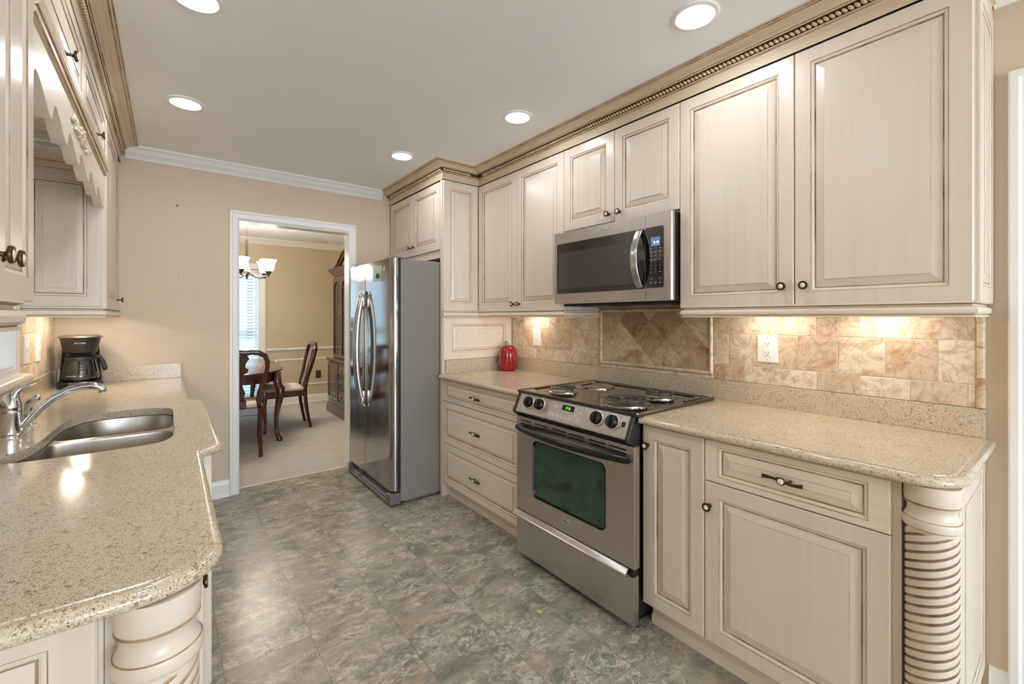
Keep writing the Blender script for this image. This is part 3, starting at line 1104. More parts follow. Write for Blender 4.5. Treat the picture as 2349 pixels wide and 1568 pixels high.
# left of the range
t = thing('countertop', (1.85, 2.38, .859), 'short beige quartz countertop between range and refrigerator panel', 'countertop')
poly = [(1.566, 1.904), (XR - .002, 1.904), (XR - .002, 2.8575), (1.566, 2.8575)]
obj('slab', slab_mb(poly, [0, 0, 0, 1]), QUARTZ, parent=t)
obj('upstand', MB().box(2.192, XR - .002, 1.904, 2.8345, CTR, .987, b=.002), QUARTZ, parent=t)
obj('upstand', MB().box(1.596, 2.1915, 2.835, 2.857, CTR, .987, b=.002), QUARTZ, parent=t)
# right of the range
t = thing('countertop', (1.85, .6, .859), 'long beige quartz countertop with a rounded end, right of the range', 'countertop')
r = .085
poly = [(1.566, 1.133)] + arc(1.566 + r, .203 + r, r, PI, 1.5 * PI, 10) + [(XR - .018, .203), (XR - .002, .203), (XR - .002, 1.133)]
ex = [1] * (len(poly) - 3) + [0, 0, 0]
ex[-4] = 1
obj('slab', slab_mb(poly, ex), QUARTZ, parent=t)
obj('upstand', MB().box(2.192, XR - .002, .203, 1.133, CTR, .987, b=.002), QUARTZ, parent=t)
obj('countertop_strip', MB().box(2.192, XR - .002, 1.1335, 1.9035, .862, .987, b=.002), QUARTZ, loc=(2.2, 1.5, .862), label='strip of beige quartz upstand behind the range', cat='countertop')

# ---------------------------------------------------------------- tile backsplash, right wall
XT = 2.2005


def clip_poly(P, y0, y1, z0, z1):
    for ax, lim, sg in ((0, y0, 1), (0, y1, -1), (1, z0, 1), (1, z1, -1)):
        Q = []
        for i in range(len(P)):
            a, b = P[i], P[(i + 1) % len(P)]
            ia, ib = sg * (a[ax] - lim) >= 0, sg * (b[ax] - lim) >= 0
            if ia: Q.append(a)
            if ia != ib:
                u = (lim - a[ax]) / (b[ax] - a[ax])
                Q.append((a[0] + u * (b[0] - a[0]), a[1] + u * (b[1] - a[1])))
        P = Q
        if len(P) < 3: return []
    return P


def area(P):
    return abs(sum(P[i][0] * P[(i + 1) % len(P)][1] - P[(i + 1) % len(P)][0] * P[i][1] for i in range(len(P)))) / 2


def tile(mb, T, P, gap=.0012, n0=0.0, n1=.0095):
    c = (sum(p[0] for p in P) / len(P), sum(p[1] for p in P) / len(P))

    def sh(P, d):
        out = []
        for k in range(len(P)):
            p0, p1, p2 = Vector(P[k - 1]), Vector(P[k]), Vector(P[(k + 1) % len(P)])
            a, b = (p1 - p0).normalized(), (p2 - p1).normalized()
            na, nb = Vector((-a.y, a.x)), Vector((-b.y, b.x))
            if (Vector(c) - p1).dot(na) < 0: na = -na
            if (Vector(c) - p1).dot(nb) < 0: nb = -nb
            m = na + nb
            m = m / max(.2, m.dot(na))
            out.append((p1.x + m.x * d, p1.y + m.y * d))
        return out
    A, B = sh(P, gap), sh(P, gap + .0014)
    mb.loops([[T(a, b, n0) for a, b in A], [T(a, b, n1 - .001) for a, b in A], [T(a, b, n1) for a, b in B]], r=random.uniform(.02, 1))


def field(mb, T, y0, y1, rows, offs, w=.1515):
    for (z0, z1), off in zip(rows, offs):
        y = off
        while y > y0: y -= w
        while y < y1:
            P = clip_poly([(y, z0), (y + w, z0), (y + w, z1), (y, z1)], y0, y1, z0, z1)
            if P and area(P) > 2e-4: tile(mb, T, P)
            y += w


ROWS = [(.988, 1.0675), (1.0675, 1.2195), (1.2195, 1.338)]
TT = Fmx(XR - .002)
t = thing('tile_backsplash', (XT, .67, .988), 'travertine-look tile backsplash with pencil end trim, right of the range', 'backsplash')
obj('grout', MB().box(XT + .002, XR - .002, .203, 1.157, .988, 1.338), GROUT, parent=t)
mb = MB()
field(mb, TT, .226, 1.157, ROWS, (.2465, .321, .2465))
obj('field_tile', mb, TILE, parent=t)
mb = MB()
z = .990
pencil = lambda o, r: [(o + r * math.cos(PI * k / 6), r * math.sin(PI * k / 6)) for k in range(7)]
for z0, z1 in ((.990, 1.09), (1.0915, 1.195), (1.1965, 1.337)):
    prof = [(.204 + .021 * (1 - math.cos(PI * k / 6)) / 2, .0095 + .006 * math.sin(PI * k / 6)) for k in range(7)]
    L = [[TT(a, z0, n) for a, n in [(.204, 0)] + prof + [(.225, 0)]], [TT(a, z1, n) for a, n in [(.204, 0)] + prof + [(.225, 0)]]]
    mb.loops(L, 0, False, r=random.random() + .01)
obj('end_trim', mb, TILE, parent=t)
t = thing('tile_backsplash', (XT, 2.38, .988), 'travertine-look tile backsplash left of the range', 'backsplash')
obj('grout', MB().box(XT + .002, XR - .002, 1.913, 2.8345, .988, 1.338), GROUT, parent=t)
mb = MB()
field(mb, TT, 1.913, 2.8340, ROWS, (1.93, 2.01, 1.93))
obj('field_tile', mb, TILE, parent=t)
t = thing('tile_backsplash', (XT, 1.53, .988), 'diamond-set brown tile panel with pencil frame, behind the range', 'backsplash')
obj('grout', MB().box(XT + .001, XR - .002, 1.158, 1.912, .988, 1.376), simple('tan grout', (196, 172, 138), .85), parent=t)
mb = MB()
h = .1065
for i in range(-6, 7):
    for j in range(-4, 5):
        if (i + j) % 2 == 0: continue
        cy_, cz_ = 1.539 + h * i, 1.2815 - .1075 * j
        P = clip_poly([(cy_ - h, cz_), (cy_, cz_ - .1075), (cy_ + h, cz_), (cy_, cz_ + .1075)], 1.181, 1.889, 1.026, 1.334)
        if P and area(P) > 1e-4: tile(mb, TT, P, n1=.010)
obj('diamond_tile', mb, TILE_D, parent=t)
mb = MB()
L = []
prof = [(0, .004), (.001, .012), (.006, .0175), (.011, .019), (.016, .0175), (.021, .012), (.022, .004)]
fr = (1.159, 1.911, 1.004, 1.356)
for i, n in prof:
    L.append([TT(a, b, n) for a, b in rect(*fr, i)])
mb.loops(L, 0, False, cap0=False, cap1=False, r=.3)
obj('pencil_frame', mb, TILE, parent=t)
obj('cap_line', MB().box(XT - .006, XT + .002, 1.158, 1.912, .988, 1.003, r=.4), TILE, parent=t)
# ================================================================== RANGE
def digits(mb, T, text, h, w, gap, th, n0, n1):
    """seven-segment figures, starting at (0, 0)"""
    seg = {'0': 'abcdef', '1': 'bc', '2': 'abged', '3': 'abgcd', '4': 'fgbc', '5': 'afgcd', '6': 'afgedc', '7': 'abc', '8': 'abcdefg', '9': 'abfgcd'}
    x = 0
    bx = lambda a0, a1, b0, b1: mb.loops([[T(a, b, n0) for a, b in rect(a0, a1, b0, b1)], [T(a, b, n1) for a, b in rect(a0, a1, b0, b1)]])
    for ch in text:
        if ch == ':':
            for b in (.3, .7): bx(x, x + th, h * b - th / 2, h * b + th / 2)
            x += th + gap
            continue
        for s_ in seg[ch]:
            if s_ == 'a': bx(x, x + w, h - th, h)
            if s_ == 'd': bx(x, x + w, 0, th)
            if s_ == 'g': bx(x, x + w, h / 2 - th / 2, h / 2 + th / 2)
            if s_ == 'b': bx(x + w - th, x + w, h / 2, h)
            if s_ == 'c': bx(x + w - th, x + w, 0, h / 2)
            if s_ == 'f': bx(x, x + th, h / 2, h)
            if s_ == 'e': bx(x, x + th, 0, h / 2)
        x += w + gap
    return x


def flip(T):      # for faces of the right wall: text runs towards -y
    return lambda a, b, n: T(-a, b, n)


def shaped(mb, T, P, n0, n1, ch=.002, m=0):
    """plate with a rounded outline and a small front chamfer"""
    cx_ = sum(p[0] for p in P) / len(P); cy_ = sum(p[1] for p in P) / len(P)
    def sh(d):
        out = []
        for a, b in P:
            v = Vector((a - cx_, b - cy_))
            out.append((a - d * (1 if v.x > 0 else -1), b - d * (1 if v.y > 0 else -1)))
        return out
    return mb.loops([[T(a, b, n0) for a, b in P], [T(a, b, n1 - ch) for a, b in P], [T(a, b, n1) for a, b in sh(ch)]], m)


GREENGLASS = None
m_, nt_, b_ = newmat('green sheen oven window glass')
f_ = ramp(nt_, noise(nt_, coords(nt_, (1, 3, 5)), 1.6, 4, .6, .6), [(.34, lin((34, 40, 38))), (.50, lin((50, 72, 52))), (.66, lin((58, 76, 78)))])
link(nt_, f_, b_.inputs['Base Color'])
b_.inputs['Roughness'].default_value = .16
b_.inputs['Specular IOR Level'].default_value = .7
b_.inputs['Specular Tint'].default_value = (.75, 1, .8, 1)
GREENGLASS = m_
GREENLED = simple('green lit digits', (20, 60, 20), .5, emit=(90, 255, 70), estr=1.6)
BLUELED = simple('pale blue lit digits', (90, 120, 200), .5, emit=(196, 216, 255), estr=1.6)
LCD = simple('microwave display glass', (70, 82, 104), .25, emit=(84, 106, 150), estr=.5)
LEGEND = simple('grey printed legend', (176, 172, 168), .5)
PADPLATE = simple('silver control pad', (188, 184, 182), .34, .6)

RG = thing('range', (1.85, 1.52, 0), 'stainless steel slide-in electric coil range', 'range')
mb = MB()
mb.box(1.536, 2.16, 1.150, 1.886, .030, .886)
mb.box(1.60, 2.10, 1.17, 1.87, 0.0, .030)
obj('body', mb, BLACKMAT, parent=RG)
mb = MB()
P = rrect(1.526, 2.150, 1.121, 1.921, .012, 3)
cr_ = [(1.526 + .05, 0)]
L = []
for i, z in ((0, .8896), (0, .900), (.003, .904), (.016, .904), (.020, .9015), (.03, .9012)):
    q = rrect(1.526 + i, 2.150 - i, 1.121 + i, 1.921 - i, .012, 3)
    L.append([(x, y, z) for x, y in q])
mb.loops(L, 0, False)
ct = obj('cooktop', mb, COOKTOP, parent=RG)
for (x0, x1, y0, y1) in ((2.085, 2.100, 1.20, 1.85), (1.62, 1.74, 1.872, 1.884), (1.93, 2.085, 1.150, 1.162)):
    obj('cooktop_rib', MB().box(x0, x1, y0, y1, .9013, .9055, b=.001), COOKTOP, parent=RG)
for (x, y, R, coil) in ((1.690, 1.728, .083, True), (1.945, 1.728, .108, False), (1.680, 1.305, .108, True), (1.945, 1.308, .083, True)):
    F = Fz(x, y, 0)
    bn = obj('burner', MB().lathe([(R + .004, .9014), (R + .003, .9065), (R - .002, .9085), (R - .008, .9075), (R - .014, .9050), (R * .55, .9030), (.018, .9030), (.010, .9028)], F, 40, 0, cap0=False), CHROME_D, parent=RG)
    bn['label'] = 'round chrome drip pan' + (' with a coil element' if coil else ' without its coil')
    mb = MB()
    if coil:
        pts = []
        turns = 4 if R > .1 else 3
        for k in range(turns * 36 + 1):
            a = 2 * PI * k / 36
            rr = .016 + (R - .026) * k / (turns * 36)
            pts.append((x + rr * math.cos(a), y + rr * math.sin(a), .9235))
        mb.tube(pts, .0046 if R > .1 else .005, 8)
        for k in range(3):
            a = 2 * PI * k / 3 + .5
            mb.tube([(x, y, .916), (x + (R - .006) * math.cos(a), y + (R - .006) * math.sin(a), .916)], .0022, 6)
            c = (x + (R - .008) * math.cos(a), y + (R - .008) * math.sin(a))
            mb.tube([(c[0], c[1], .907), (c[0], c[1], .917)], .0022, 6)
        obj('coil', mb, COIL, parent=bn)
    else:
        mb.tube([(x - .085, y + .02, .914), (x + .012, y + .03, .914)], .004, 6)
        obj('coil_terminal', mb, BLACKMAT, parent=bn)
# sloped control panel
nx, nz, tx, tz = -.909, .417, .417, .909
TP = lambda a, b, n: (1.490 + tx * b + nx * n, a, .795 + tz * b + nz * n)
TPF = lambda y, b: (lambda a, c, n: TP(y - a, b + c, n))
prof = [(1.490, .795), (1.535, .893), (1.575, .893), (1.575, .787), (1.500, .787)]
mb = MB()
mb.loops([[(x, 1.162, z) for x, z in prof], [(x, 1.890, z) for x, z in prof]])
cp = obj('control_panel', mb, STEEL, parent=RG, bevel=.003)
for y0, y1 in ((1.143, 1.1615), (1.8905, 1.913)):
    mb = MB()
    pe = [(1.492, .782), (1.488, .796), (1.531, .889), (1.572, .889), (1.572, .760), (1.53, .760)]
    mb.loops([[(x, y0, z) for x, z in pe], [(x, y1, z) for x, z in pe]])
    obj('panel_end', mb, BLACKSAT, parent=RG, bevel=.004)
for y in (1.8005, 1.7135, 1.331, 1.2425):
    F = TPF(y, .0605)
    kb = obj('knob', MB().lathe([(.0355, 0), (.0355, .004), (.033, .006), (.030, .006), (.0295, .004), (.0285, .004), (.0275, .020), (.025, .023), (.001, .024)], F, 32, [1, 1, 1, 1, 0, 0, 0, 0]), [BLACK, CHROME], parent=cp, ang=.7)
    mb = MB()
    mb.loops([[F(a, b, .020) for a, b in rrect(-.006, .006, -.024, .024, .005, 3)], [F(a, b, .033) for a, b in rrect(-.0045, .0045, -.022, .022, .004, 3)]])
    obj('knob_grip', mb, BLACK, parent=kb)
mb = MB()
shaped(mb, TP, rrect(1.404, 1.646, .0105, .0885, .008, 4), 0, .0015, .0006)
obj('keypad', mb, PADPLATE, parent=cp)
mb = MB()
mb.loops([[TP(a, b, .0016) for a, b in rect(1.478, 1.556, .0615, .0875)], [TP(a, b, .003) for a, b in rect(1.478, 1.556, .0615, .0875)]])
obj('clock_display', mb, BLACK, parent=cp)
mb = MB()
digits(mb, TPF(1.530, .068), '9:15', .012, .0065, .0022, .0013, .0031, .0036)
obj('clock_digits', mb, GREENLED, parent=cp)
mb = MB()
for y, b in ((1.602, .072), (1.630, .033), (1.602, .030), (1.574, .028), (1.546, .026), (1.518, .025), (1.490, .028), (1.462, .077), (1.460, .050), (1.436, .064), (1.440, .034)):
    P0 = [(.0072 * math.cos(2 * PI * k / 16), .0072 * math.sin(2 * PI * k / 16)) for k in range(16)]
    F = TPF(y, b)
    mb.loops([[F(p * s_, q * s_, n) for p, q in P0] for s_, n in ((1, .0014), (1, .0022), (.8, .0022), (.8, .0014))], cap0=False, cap1=False)
    mb.loops([[F(p * .45, q * .3, n) for p, q in P0] for n in (.0014, .0018)])
obj('keypad_legend', mb, simple('pale printed key ring', (226, 222, 218), .5), parent=cp)
mb = MB()
shaped(mb, TPF(1.1855, .060), rrect(-.0075, .0075, -.011, .011, .003, 3), 0, .004, .001)
obj('light_switch', mb, BLACK, parent=cp)
mb = MB()
for y in (1.845, 1.762, 1.757, 1.376, 1.286, 1.205):
    F = TPF(y, .088)
    mb.loops([[F(.0018 * math.cos(2 * PI * k / 8), .0018 * math.sin(2 * PI * k / 8), n) for k in range(8)] for n in (0, .0008)])
for y in (1.331, 1.2425):          # printed arcs beside the large-burner dials
    F = TPF(y, .0605)
    for k in range(9):
        a = -.9 + 1.8 * k / 8
        mb.loops([[F((.041) * math.cos(a) + p, (.041) * math.sin(a) + q, n) for p, q in ((-.001, -.0012), (.001, -.0012), (.001, .0012), (-.001, .0012))] for n in (0, .0007)])
obj('panel_marks', mb, BLACKMAT, parent=cp)
# oven door
XO = 1.500
TO = Fmx(XO)
y0, y1, z0, z1 = 1.122, 1.890, .270, .770
wy0, wy1, oz0, oz1 = 1.270, 1.757, .366, .664
mb = MB()
out = rect(y0, y1, z0, z1)
vents = []
VY = [(1.768, 1.856), (1.645, 1.743), (1.512, 1.611), (1.398, 1.497), (1.268, 1.366), (1.160, 1.256)]
hole = rrect(wy0, wy1, oz0, oz1, .030, 5)
slots = []
for a0, a1 in VY:
    for b in (.7505, .7335):
        slots.append(rrect(a0, a1, b - .0034, b + .0034, .003, 2))
mb.holed(out, [hole[::-1]] + [s_[::-1] for s_ in slots], TO, 0)
for P in [hole] + slots:
    mb.loops([[TO(a, b, 0) for a, b in P], [TO(a, b, -.014) for a, b in P]], cap0=False, cap1=False)
L = [[TO(a, b, n) for a, b in rect(y0, y1, z0, z1, i)] for i, n in ((0, 0), (-.001, -.004), (-.001, -.035))]
mb.loops(L, 0, cap0=False, cap1=False)
od = obj('oven_door', mb, STEEL, parent=RG)
obj('vent_backing', MB().box(XO + .012, XO + .034, 1.13, 1.885, .690, .766), BLACKMAT, parent=od)
mb = MB()
mb.box(XO + .008, XO + .030, wy0 - .004, wy1 + .004, oz0 - .004, oz1 + .004)
obj('oven_window', mb, GREENGLASS, parent=od)
mb = MB()
L0 = rrect(wy0, wy1, oz0, oz1, .030, 5)
def shr(P, d):
    c = (sum(p[0] for p in P) / len(P), sum(p[1] for p in P) / len(P))
    return [(a - math.copysign(d, a - c[0]), b - math.copysign(d, b - c[1])) for a, b in P]
mb.loops([[TO(a, b, n) for a, b in shr(L0, d)] for d, n in ((-.0005, -.008), (-.0005, .001), (.004, .001), (.007, -.0078))], cap0=False, cap1=False)
obj('window_gasket', mb, BLACK, parent=od)
# bowed black handle
L = []
for k in range(25):
    u = -1 + 2 * k / 24
    y = 1.507 + .366 * u
    xo = 1.487 - .050 * (1 - u * u)
    zc = .7135
    w_, h_ = .011, .0145
    if abs(u) > .93: h_ *= .9
    q = rrect(-w_, w_, -h_, h_, .007, 3)
    L.append([(xo + a, y, zc + b) for a, b in q])
mb = MB().loops(L, 0, True)
for y in (1.150, 1.868):
    mb.box(1.484, XO + .001, y - .012, y + .012, .701, .726, b=.004)
obj('handle', mb, BLACK, parent=od)
mb = MB()
F = lambda a, b, n: (XO - n, 1.518 - a, .327 + b)
E = lambda s_: [(s_ * .0265 * math.cos(2 * PI * k / 32), s_ * .0125 * math.sin(2 * PI * k / 32)) for k in range(32)]
mb.loops([[F(a, b, n) for a, b in E(s_)] for s_, n in ((1, 0), (1, .002), (.93, .003), (.88, .0018), (.88, .0012))], 0, cap0=False)
obj('badge', mb, PADPLATE, parent=od)
tm = text_mb('Whirlpool', .0092, F, 0, .0026, shear=.15)
for k in range(24):
    a = 2 * PI * k / 24 * .8 + .5
    a2 = 2 * PI * (k + 1) / 24 * .8 + .5
    tm.add([F(.020 * math.cos(q) * s_, .0085 * math.sin(q) * s_, .0027) for q, s_ in ((a, 1), (a2, 1), (a2, .94), (a, .94))], [(0, 1, 2, 3)])
obj('badge_lettering', tm, simple('dark badge lettering', (86, 80, 78), .4, .7), parent=od)
# storage drawer with a sloped lip
mb = MB()
mb.box(XO, 1.535, 1.124, 1.892, .036, .236, b=.002)
dr = obj('storage_drawer', mb, STEEL, parent=RG)
pr = [(1.500, .268), (1.492, .268), (1.474, .252), (1.470, .246), (1.472, .240), (1.488, .236), (1.500, .236)]
mb = MB().loops([[(x, 1.146, z) for x, z in pr], [(x, 1.892, z) for x, z in pr]])
mb.loops([[(1.4995, 1.124, z) for z in ()]]) if False else None
obj('drawer_lip', mb, brushed('polished steel lip', (206, 200, 194), .20, (3, 240, 3)), parent=dr, bevel=.002)
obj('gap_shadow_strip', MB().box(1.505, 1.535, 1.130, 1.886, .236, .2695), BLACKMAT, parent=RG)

# ================================================================== MICROWAVE
MW = thing('microwave', (2.0, 1.526, 1.375), 'stainless steel over-the-range microwave with black glass door', 'microwave')
XM = 1.800
TM = Fmx(XM)
mb = MB()
mb.box(1.828, XR - .003, 1.156, 1.908, 1.379, 1.789)
mb.box(1.86, 2.15, 1.18, 1.89, 1.366, 1.379)
obj('body', mb, BLACKMAT, parent=MW)
FILT = brushed('grey filter mesh', (150, 146, 140), .4)
for y0, y1 in ((1.62, 1.82), (1.24, 1.44)):
    obj('grease_filter', MB().box(1.93, 2.10, y0, y1, 1.3615, 1.3665, b=.001), FILT, parent=MW)
md = MB()
mb = md
q = rrect(1.2815, 1.9105, 1.3785, 1.7895, .004, 2)
gl_ = rrect(1.2830, 1.8900, 1.4365, 1.7250, .010, 4)
mb.holed(q, [gl_[::-1]], TM, 0)
mb.loops([[TM(a, b, 0) for a, b in q], [TM(a, b, -.026) for a, b in q]], cap0=False, cap1=True)
mb.loops([[TM(a, b, 0) for a, b in gl_], [TM(a, b, -.004) for a, b in gl_]], cap0=False, cap1=False)
md = obj('door', mb, STEEL, parent=MW)
mb = MB().loops([[TM(a, b, n) for a, b in gl_] for n in (-.004, -.0012)])
dg = obj('door_glass', mb, GLASSBLACK, parent=md)
MESHGREY = simple('grey dotted window screen', (62, 58, 54), .12, 0, .7, .4)
mb = MB()
mb.loops([[TM(a, b, n) for a, b in rrect(1.325, 1.874, 1.466, 1.672, .006, 3)] for n in (-.0012, -.0008)])
obj('window_screen', mb, MESHGREY, parent=md)
mb = MB()
q = rrect(1.1415, 1.2795, 1.3785, 1.7895, .004, 2)
L = [[TM(a, b, n) for a, b in rrect(1.1415 + i, 1.2795, 1.3785, 1.7895, .004, 2)] for i, n in ((0, -.026), (0, -.010), (.004, -.003), (.014, 0))]
mb.loops(L)
cpm = obj('control_panel', mb, STEEL, parent=MW)
mb = MB().loops([[TM(a, b, n) for a, b in rrect(1.1815, 1.2790, 1.4390, 1.7255, .008, 4)] for n in (0, .0012)])
obj('control_glass', mb, GLASSBLACK, parent=cpm)
mb = MB().loops([[TM(a, b, n) for a, b in rect(1.200, 1.250, 1.634, 1.677)] for n in (.0012, .0018)])
obj('clock_display', mb, LCD, parent=cpm)
mb = MB()
digits(mb, lambda a, b, n: TM(1.2345 - a, 1.645 + b, n), '9:14', .013, .0062, .0022, .0016, .0018, .0022)
obj('clock_digits', mb, BLUELED, parent=cpm)
lg = MB()


def merge(dst, src):
    dst.add(src.v, src.f, src.m if src.m else 0)
    dst.s[-len(src.f):] = src.s
    return dst


key = 1
for r_, row in enumerate(('123', '456', '789', ' 0 ')):
    for c_, ch_ in enumerate(row):
        if ch_ == ' ': continue
        y, z = 1.2475 - .0235 * c_, 1.5575 - .0145 * r_
        merge(lg, text_mb(ch_, .0085, (lambda y, z: lambda a, b, n: TM(y - a, z + b, n))(y, z), 0, .0016))
for z, hs in ((1.6255, (1,)), (1.610, (1, 0)), (1.5905, (1,)), (1.574, (1, 0)), (1.514, (2,)), (1.466, (1, 0))):
    for c_ in range(3):
        y = 1.2475 - .0235 * c_
        if hs == (2,) and c_ == 1: continue
        for k in range(len(hs)):
            w_ = random.uniform(.005, .0075)
            lg.loops([[TM(a, b, n) for a, b in rect(y - w_, y + w_, z - .0012 - k * .004, z + .0004 - k * .004)] for n in (.0012, .0016)])
for y in (1.2475, 1.2005):
    for o_ in (0,):
        P0, P1 = rect(y - .006, y + .006, 1.479, 1.488), rect(y - .0052, y + .0052, 1.4798, 1.4872)
        lg.loops([[TM(a, b, n) for a, b in P] for P, n in ((P0, .0012), (P0, .0016), (P1, .0016), (P1, .0012))], cap0=False, cap1=False)
obj('keypad_legend', lg, LEGEND, parent=cpm)
FM = lambda a, b, n: TM(1.520 - a, 1.7565 + b, n)
lm = text_mb('Whirlpool', .019, FM, 0, .0018, shear=.1)
sw = []
for k in range(13):
    u = k / 12
    sw.append((-.012 + .030 * u, -.011 + .022 * u ** 1.6))
lm.loops([[FM(a - .0014 * math.sin(PI * min(1, k / 12)), b, n) for k, (a, b) in enumerate(sw)] + [FM(a + .0014, b, n) for a, b in sw[::-1]] for n in (0, .002)])
obj('logo_lettering', lm, simple('bright logo lettering', (206, 200, 196), .25, .9), parent=md)
L = []
for k in range(21):
    u = -1 + 2 * k / 20
    z = 1.5810 + .136 * u
    xo = 1.788 - .046 * (1 - u * u)
    q = rrect(-.004, .004, -.0185, .0185, .0038, 3)
    L.append([(xo + a, 1.307 + b, z) for a, b in q])
mb = MB().loops(L, 0, True)
for z in (1.4515, 1.7105):
    mb.box(1.786, XM, 1.296, 1.318, z - .008, z + .008)
obj('handle', mb, brushed('bright steel handle', (214, 214, 214), .18, (3, 3, 200)), parent=md)

# ================================================================== REFRIGERATOR
FR = thing('refrigerator', (1.6, 3.35, 0), 'tall stainless steel side-by-side refrigerator with grey sides', 'refrigerator')
fy0, fy1 = 2.898, 3.792
obj('body', MB().box(1.273, 2.05, fy0, fy1, .025, 1.708, b=.004).box(1.32, 2.0, 2.94, 3.75, 0, .025), GREYPAINT, parent=FR)
XF = 1.205


def fridge_door(y0, y1, roundy, name='door'):
    """door slab whose outer vertical edge is rounded"""
    P = []
    r = .034
    if roundy == 'lo':
        P += [(1.252, y0), (1.238, y0)] + [(XF + r - r * math.sin(t), y0 + r * 1.25 * (1 - math.cos(t))) for t in [PI / 2 * k / 6 for k in range(7)]] + [(XF, y1 - .003), (XF + .003, y1), (1.252, y1)]
    else:
        P += [(1.252, y0), (XF + .003, y0), (XF, y0 + .003)] + [(XF + r - r * math.sin(t), y1 - r * 1.25 * (1 - math.cos(t))) for t in [PI / 2 * k / 6 for k in range(6, -1, -1)]] + [(1.238, y1), (1.252, y1)]
    return MB().loops([[(x, y, z) for x, y in P] for z in (.105, 1.712)], 0, True)


d0 = obj('door', fridge_door(fy0, 3.402, 'lo'), STEEL_V, parent=FR, ang=.45)
d1f = obj('door', fridge_door(3.408, fy1, 'hi'), STEEL_V, parent=FR, ang=.45)
obj('door_gasket', MB().box(1.2525, 1.2725, fy0 + .012, fy1 - .012, .110, 1.700), BLACKMAT, parent=FR)
obj('hinge_cover', MB().box(1.215, 1.30, 2.905, 3.02, 1.7125, 1.7265, b=.004), GREYPAINT, parent=FR)
obj('hinge_cover', MB().box(1.215, 1.30, 3.68, 3.785, 1.7125, 1.7265, b=.004), GREYPAINT, parent=FR)


def fridge_handle(parent, y, sgn):
    """deep bowed handle: a tapering blade standing clear of the door"""
    L = []
    for k in range(25):
        u = -1 + 2 * k / 24
        z = 1.062 + .44 * u
        e = (1 - abs(u) ** 2.4)
        xo = XF - .014 - .058 * e
        w_ = .012 + .003 * e
        q = rrect(-.016, .016, -w_, w_, .008, 3)
        L.append([(xo + a, y + b, z) for a, b in q])
    mb = MB().loops(L, 0, True)
    for zc, dz in ((1.43, .055), (.69, .055)):
        mb.box(XF - .045, XF + .001, y - .013, y + .013, zc - dz, zc + dz, b=.008)
    mb.box(XF - .012, XF + .001, y - .012, y + .012, .66, 1.46, b=.004)
    h_ = obj('handle', mb, brushed('satin handle steel', (186, 180, 172), .28, (3, 3, 60), .02, 0.0), parent=parent)
    return h_


fridge_handle(d0, 3.380, -1)
fridge_handle(d1f, 3.430, 1)
mb = MB()
TF = Fmx(XF)
P0 = rrect(3.570, 3.752, .935, 1.300, .012, 3)
P1 = rrect(3.582, 3.740, .955, 1.190, .010, 3)
mb.loops([[TF(a, b, n) for a, b in P] for P, n in ((P0, 0), (P0, .009), (P1, .009), (P1, .002))], cap1=True)
dp = obj('ice_dispenser', mb, GREYLIGHT, parent=d1f)
obj('dispenser_display', MB().loops([[TF(a, b, n) for a, b in rrect(3.600, 3.722, 1.215, 1.270, .004, 2)] for n in (.009, .0105)]), GREYPLAST, parent=d1f)
obj('dispenser_recess', MB().loops([[TF(a, b, n) for a, b in rrect(3.584, 3.738, .957, 1.188, .010, 3)] for n in (.0022, .003)]), simple('dispenser well grey', (120, 126, 132), .4), parent=d1f)
mb = MB()
F = lambda a, b, n: TF(3.020 - a, 1.640 + b, n)
P0 = [(.020 * math.cos(2 * PI * k / 24), .020 * math.sin(2 * PI * k / 24)) for k in range(24)]
mb = text_mb('W', .032, F, 0, .002, shear=.1)
for k in range(18):
    a, a2 = -.4 + 3.0 * k / 18, -.4 + 3.0 * (k + 1) / 18
    mb.add([F(.020 * math.cos(q) * s_, .022 * math.sin(q) * s_, .002) for q, s_ in ((a, 1), (a2, 1), (a2, .86), (a, .86))], [(0, 1, 2, 3)])
obj('badge', mb, simple('dark metal badge', (96, 92, 90), .3, .9), parent=d0)
# bottom grille
mb = MB()
mb.box(1.196, 1.272, fy0 - .004, 2.960, .012, .088, b=.006)
mb.box(1.196, 1.272, 3.750, fy1 + .004, .012, .088, b=.006)
mb.box(1.196, 1.215, 2.960, 3.750, .012, .034, b=.003)
mb.box(1.215, 1.25, 3.545, 3.565, .034, .092, b=.003)
obj('grille_frame', mb, GREYPLAST, parent=FR)
mb = MB()
for z in (.050, .066, .082): mb.box(1.232, 1.262, 2.962, 3.748, z - .004, z + .004)
obj('grille_slats', mb, GREYPLAST, parent=FR)
obj('grille_back', MB().box(1.2635, 1.272, 2.962, 3.748, .034, .104), BLACKMAT, parent=FR)
obj('grille_ledge', MB().box(1.2155, 1.262, 2.962, 3.748, .030, .0345), GREYLIGHT, parent=FR)
# note and magnet on the fridge door
mb = MB()
for k in range(6):
    pass
L = []
mb.loops([[TF(a, b, n + .006 * ((a - 3.068) / .16) ** 2 * (1 if b < 1.62 else .3)) for a, b in rect(3.072, 3.226, 1.566, 1.672)] for n in (.0004, .0009)])
obj('paper_note', mb, simple('pale teal paper', (190, 218, 216), .7), loc=(XF, 3.15, 1.566), label='pale teal paper note on the upper right fridge door', cat='note')
mb = MB()
mb.ball(None, .030, .018, .011, 16, 8, 0, lambda a, b, h: TF(3.132 + a, 1.602 + b, .0125 + h))
o = obj('magnet', mb, simple('mottled green magnet', (66, 96, 40), .4), loc=(XF - .012, 3.132, 1.602), label='oval green magnet holding the note on the fridge', cat='magnet')

# ================================================================== SMALL THINGS ON THE RIGHT


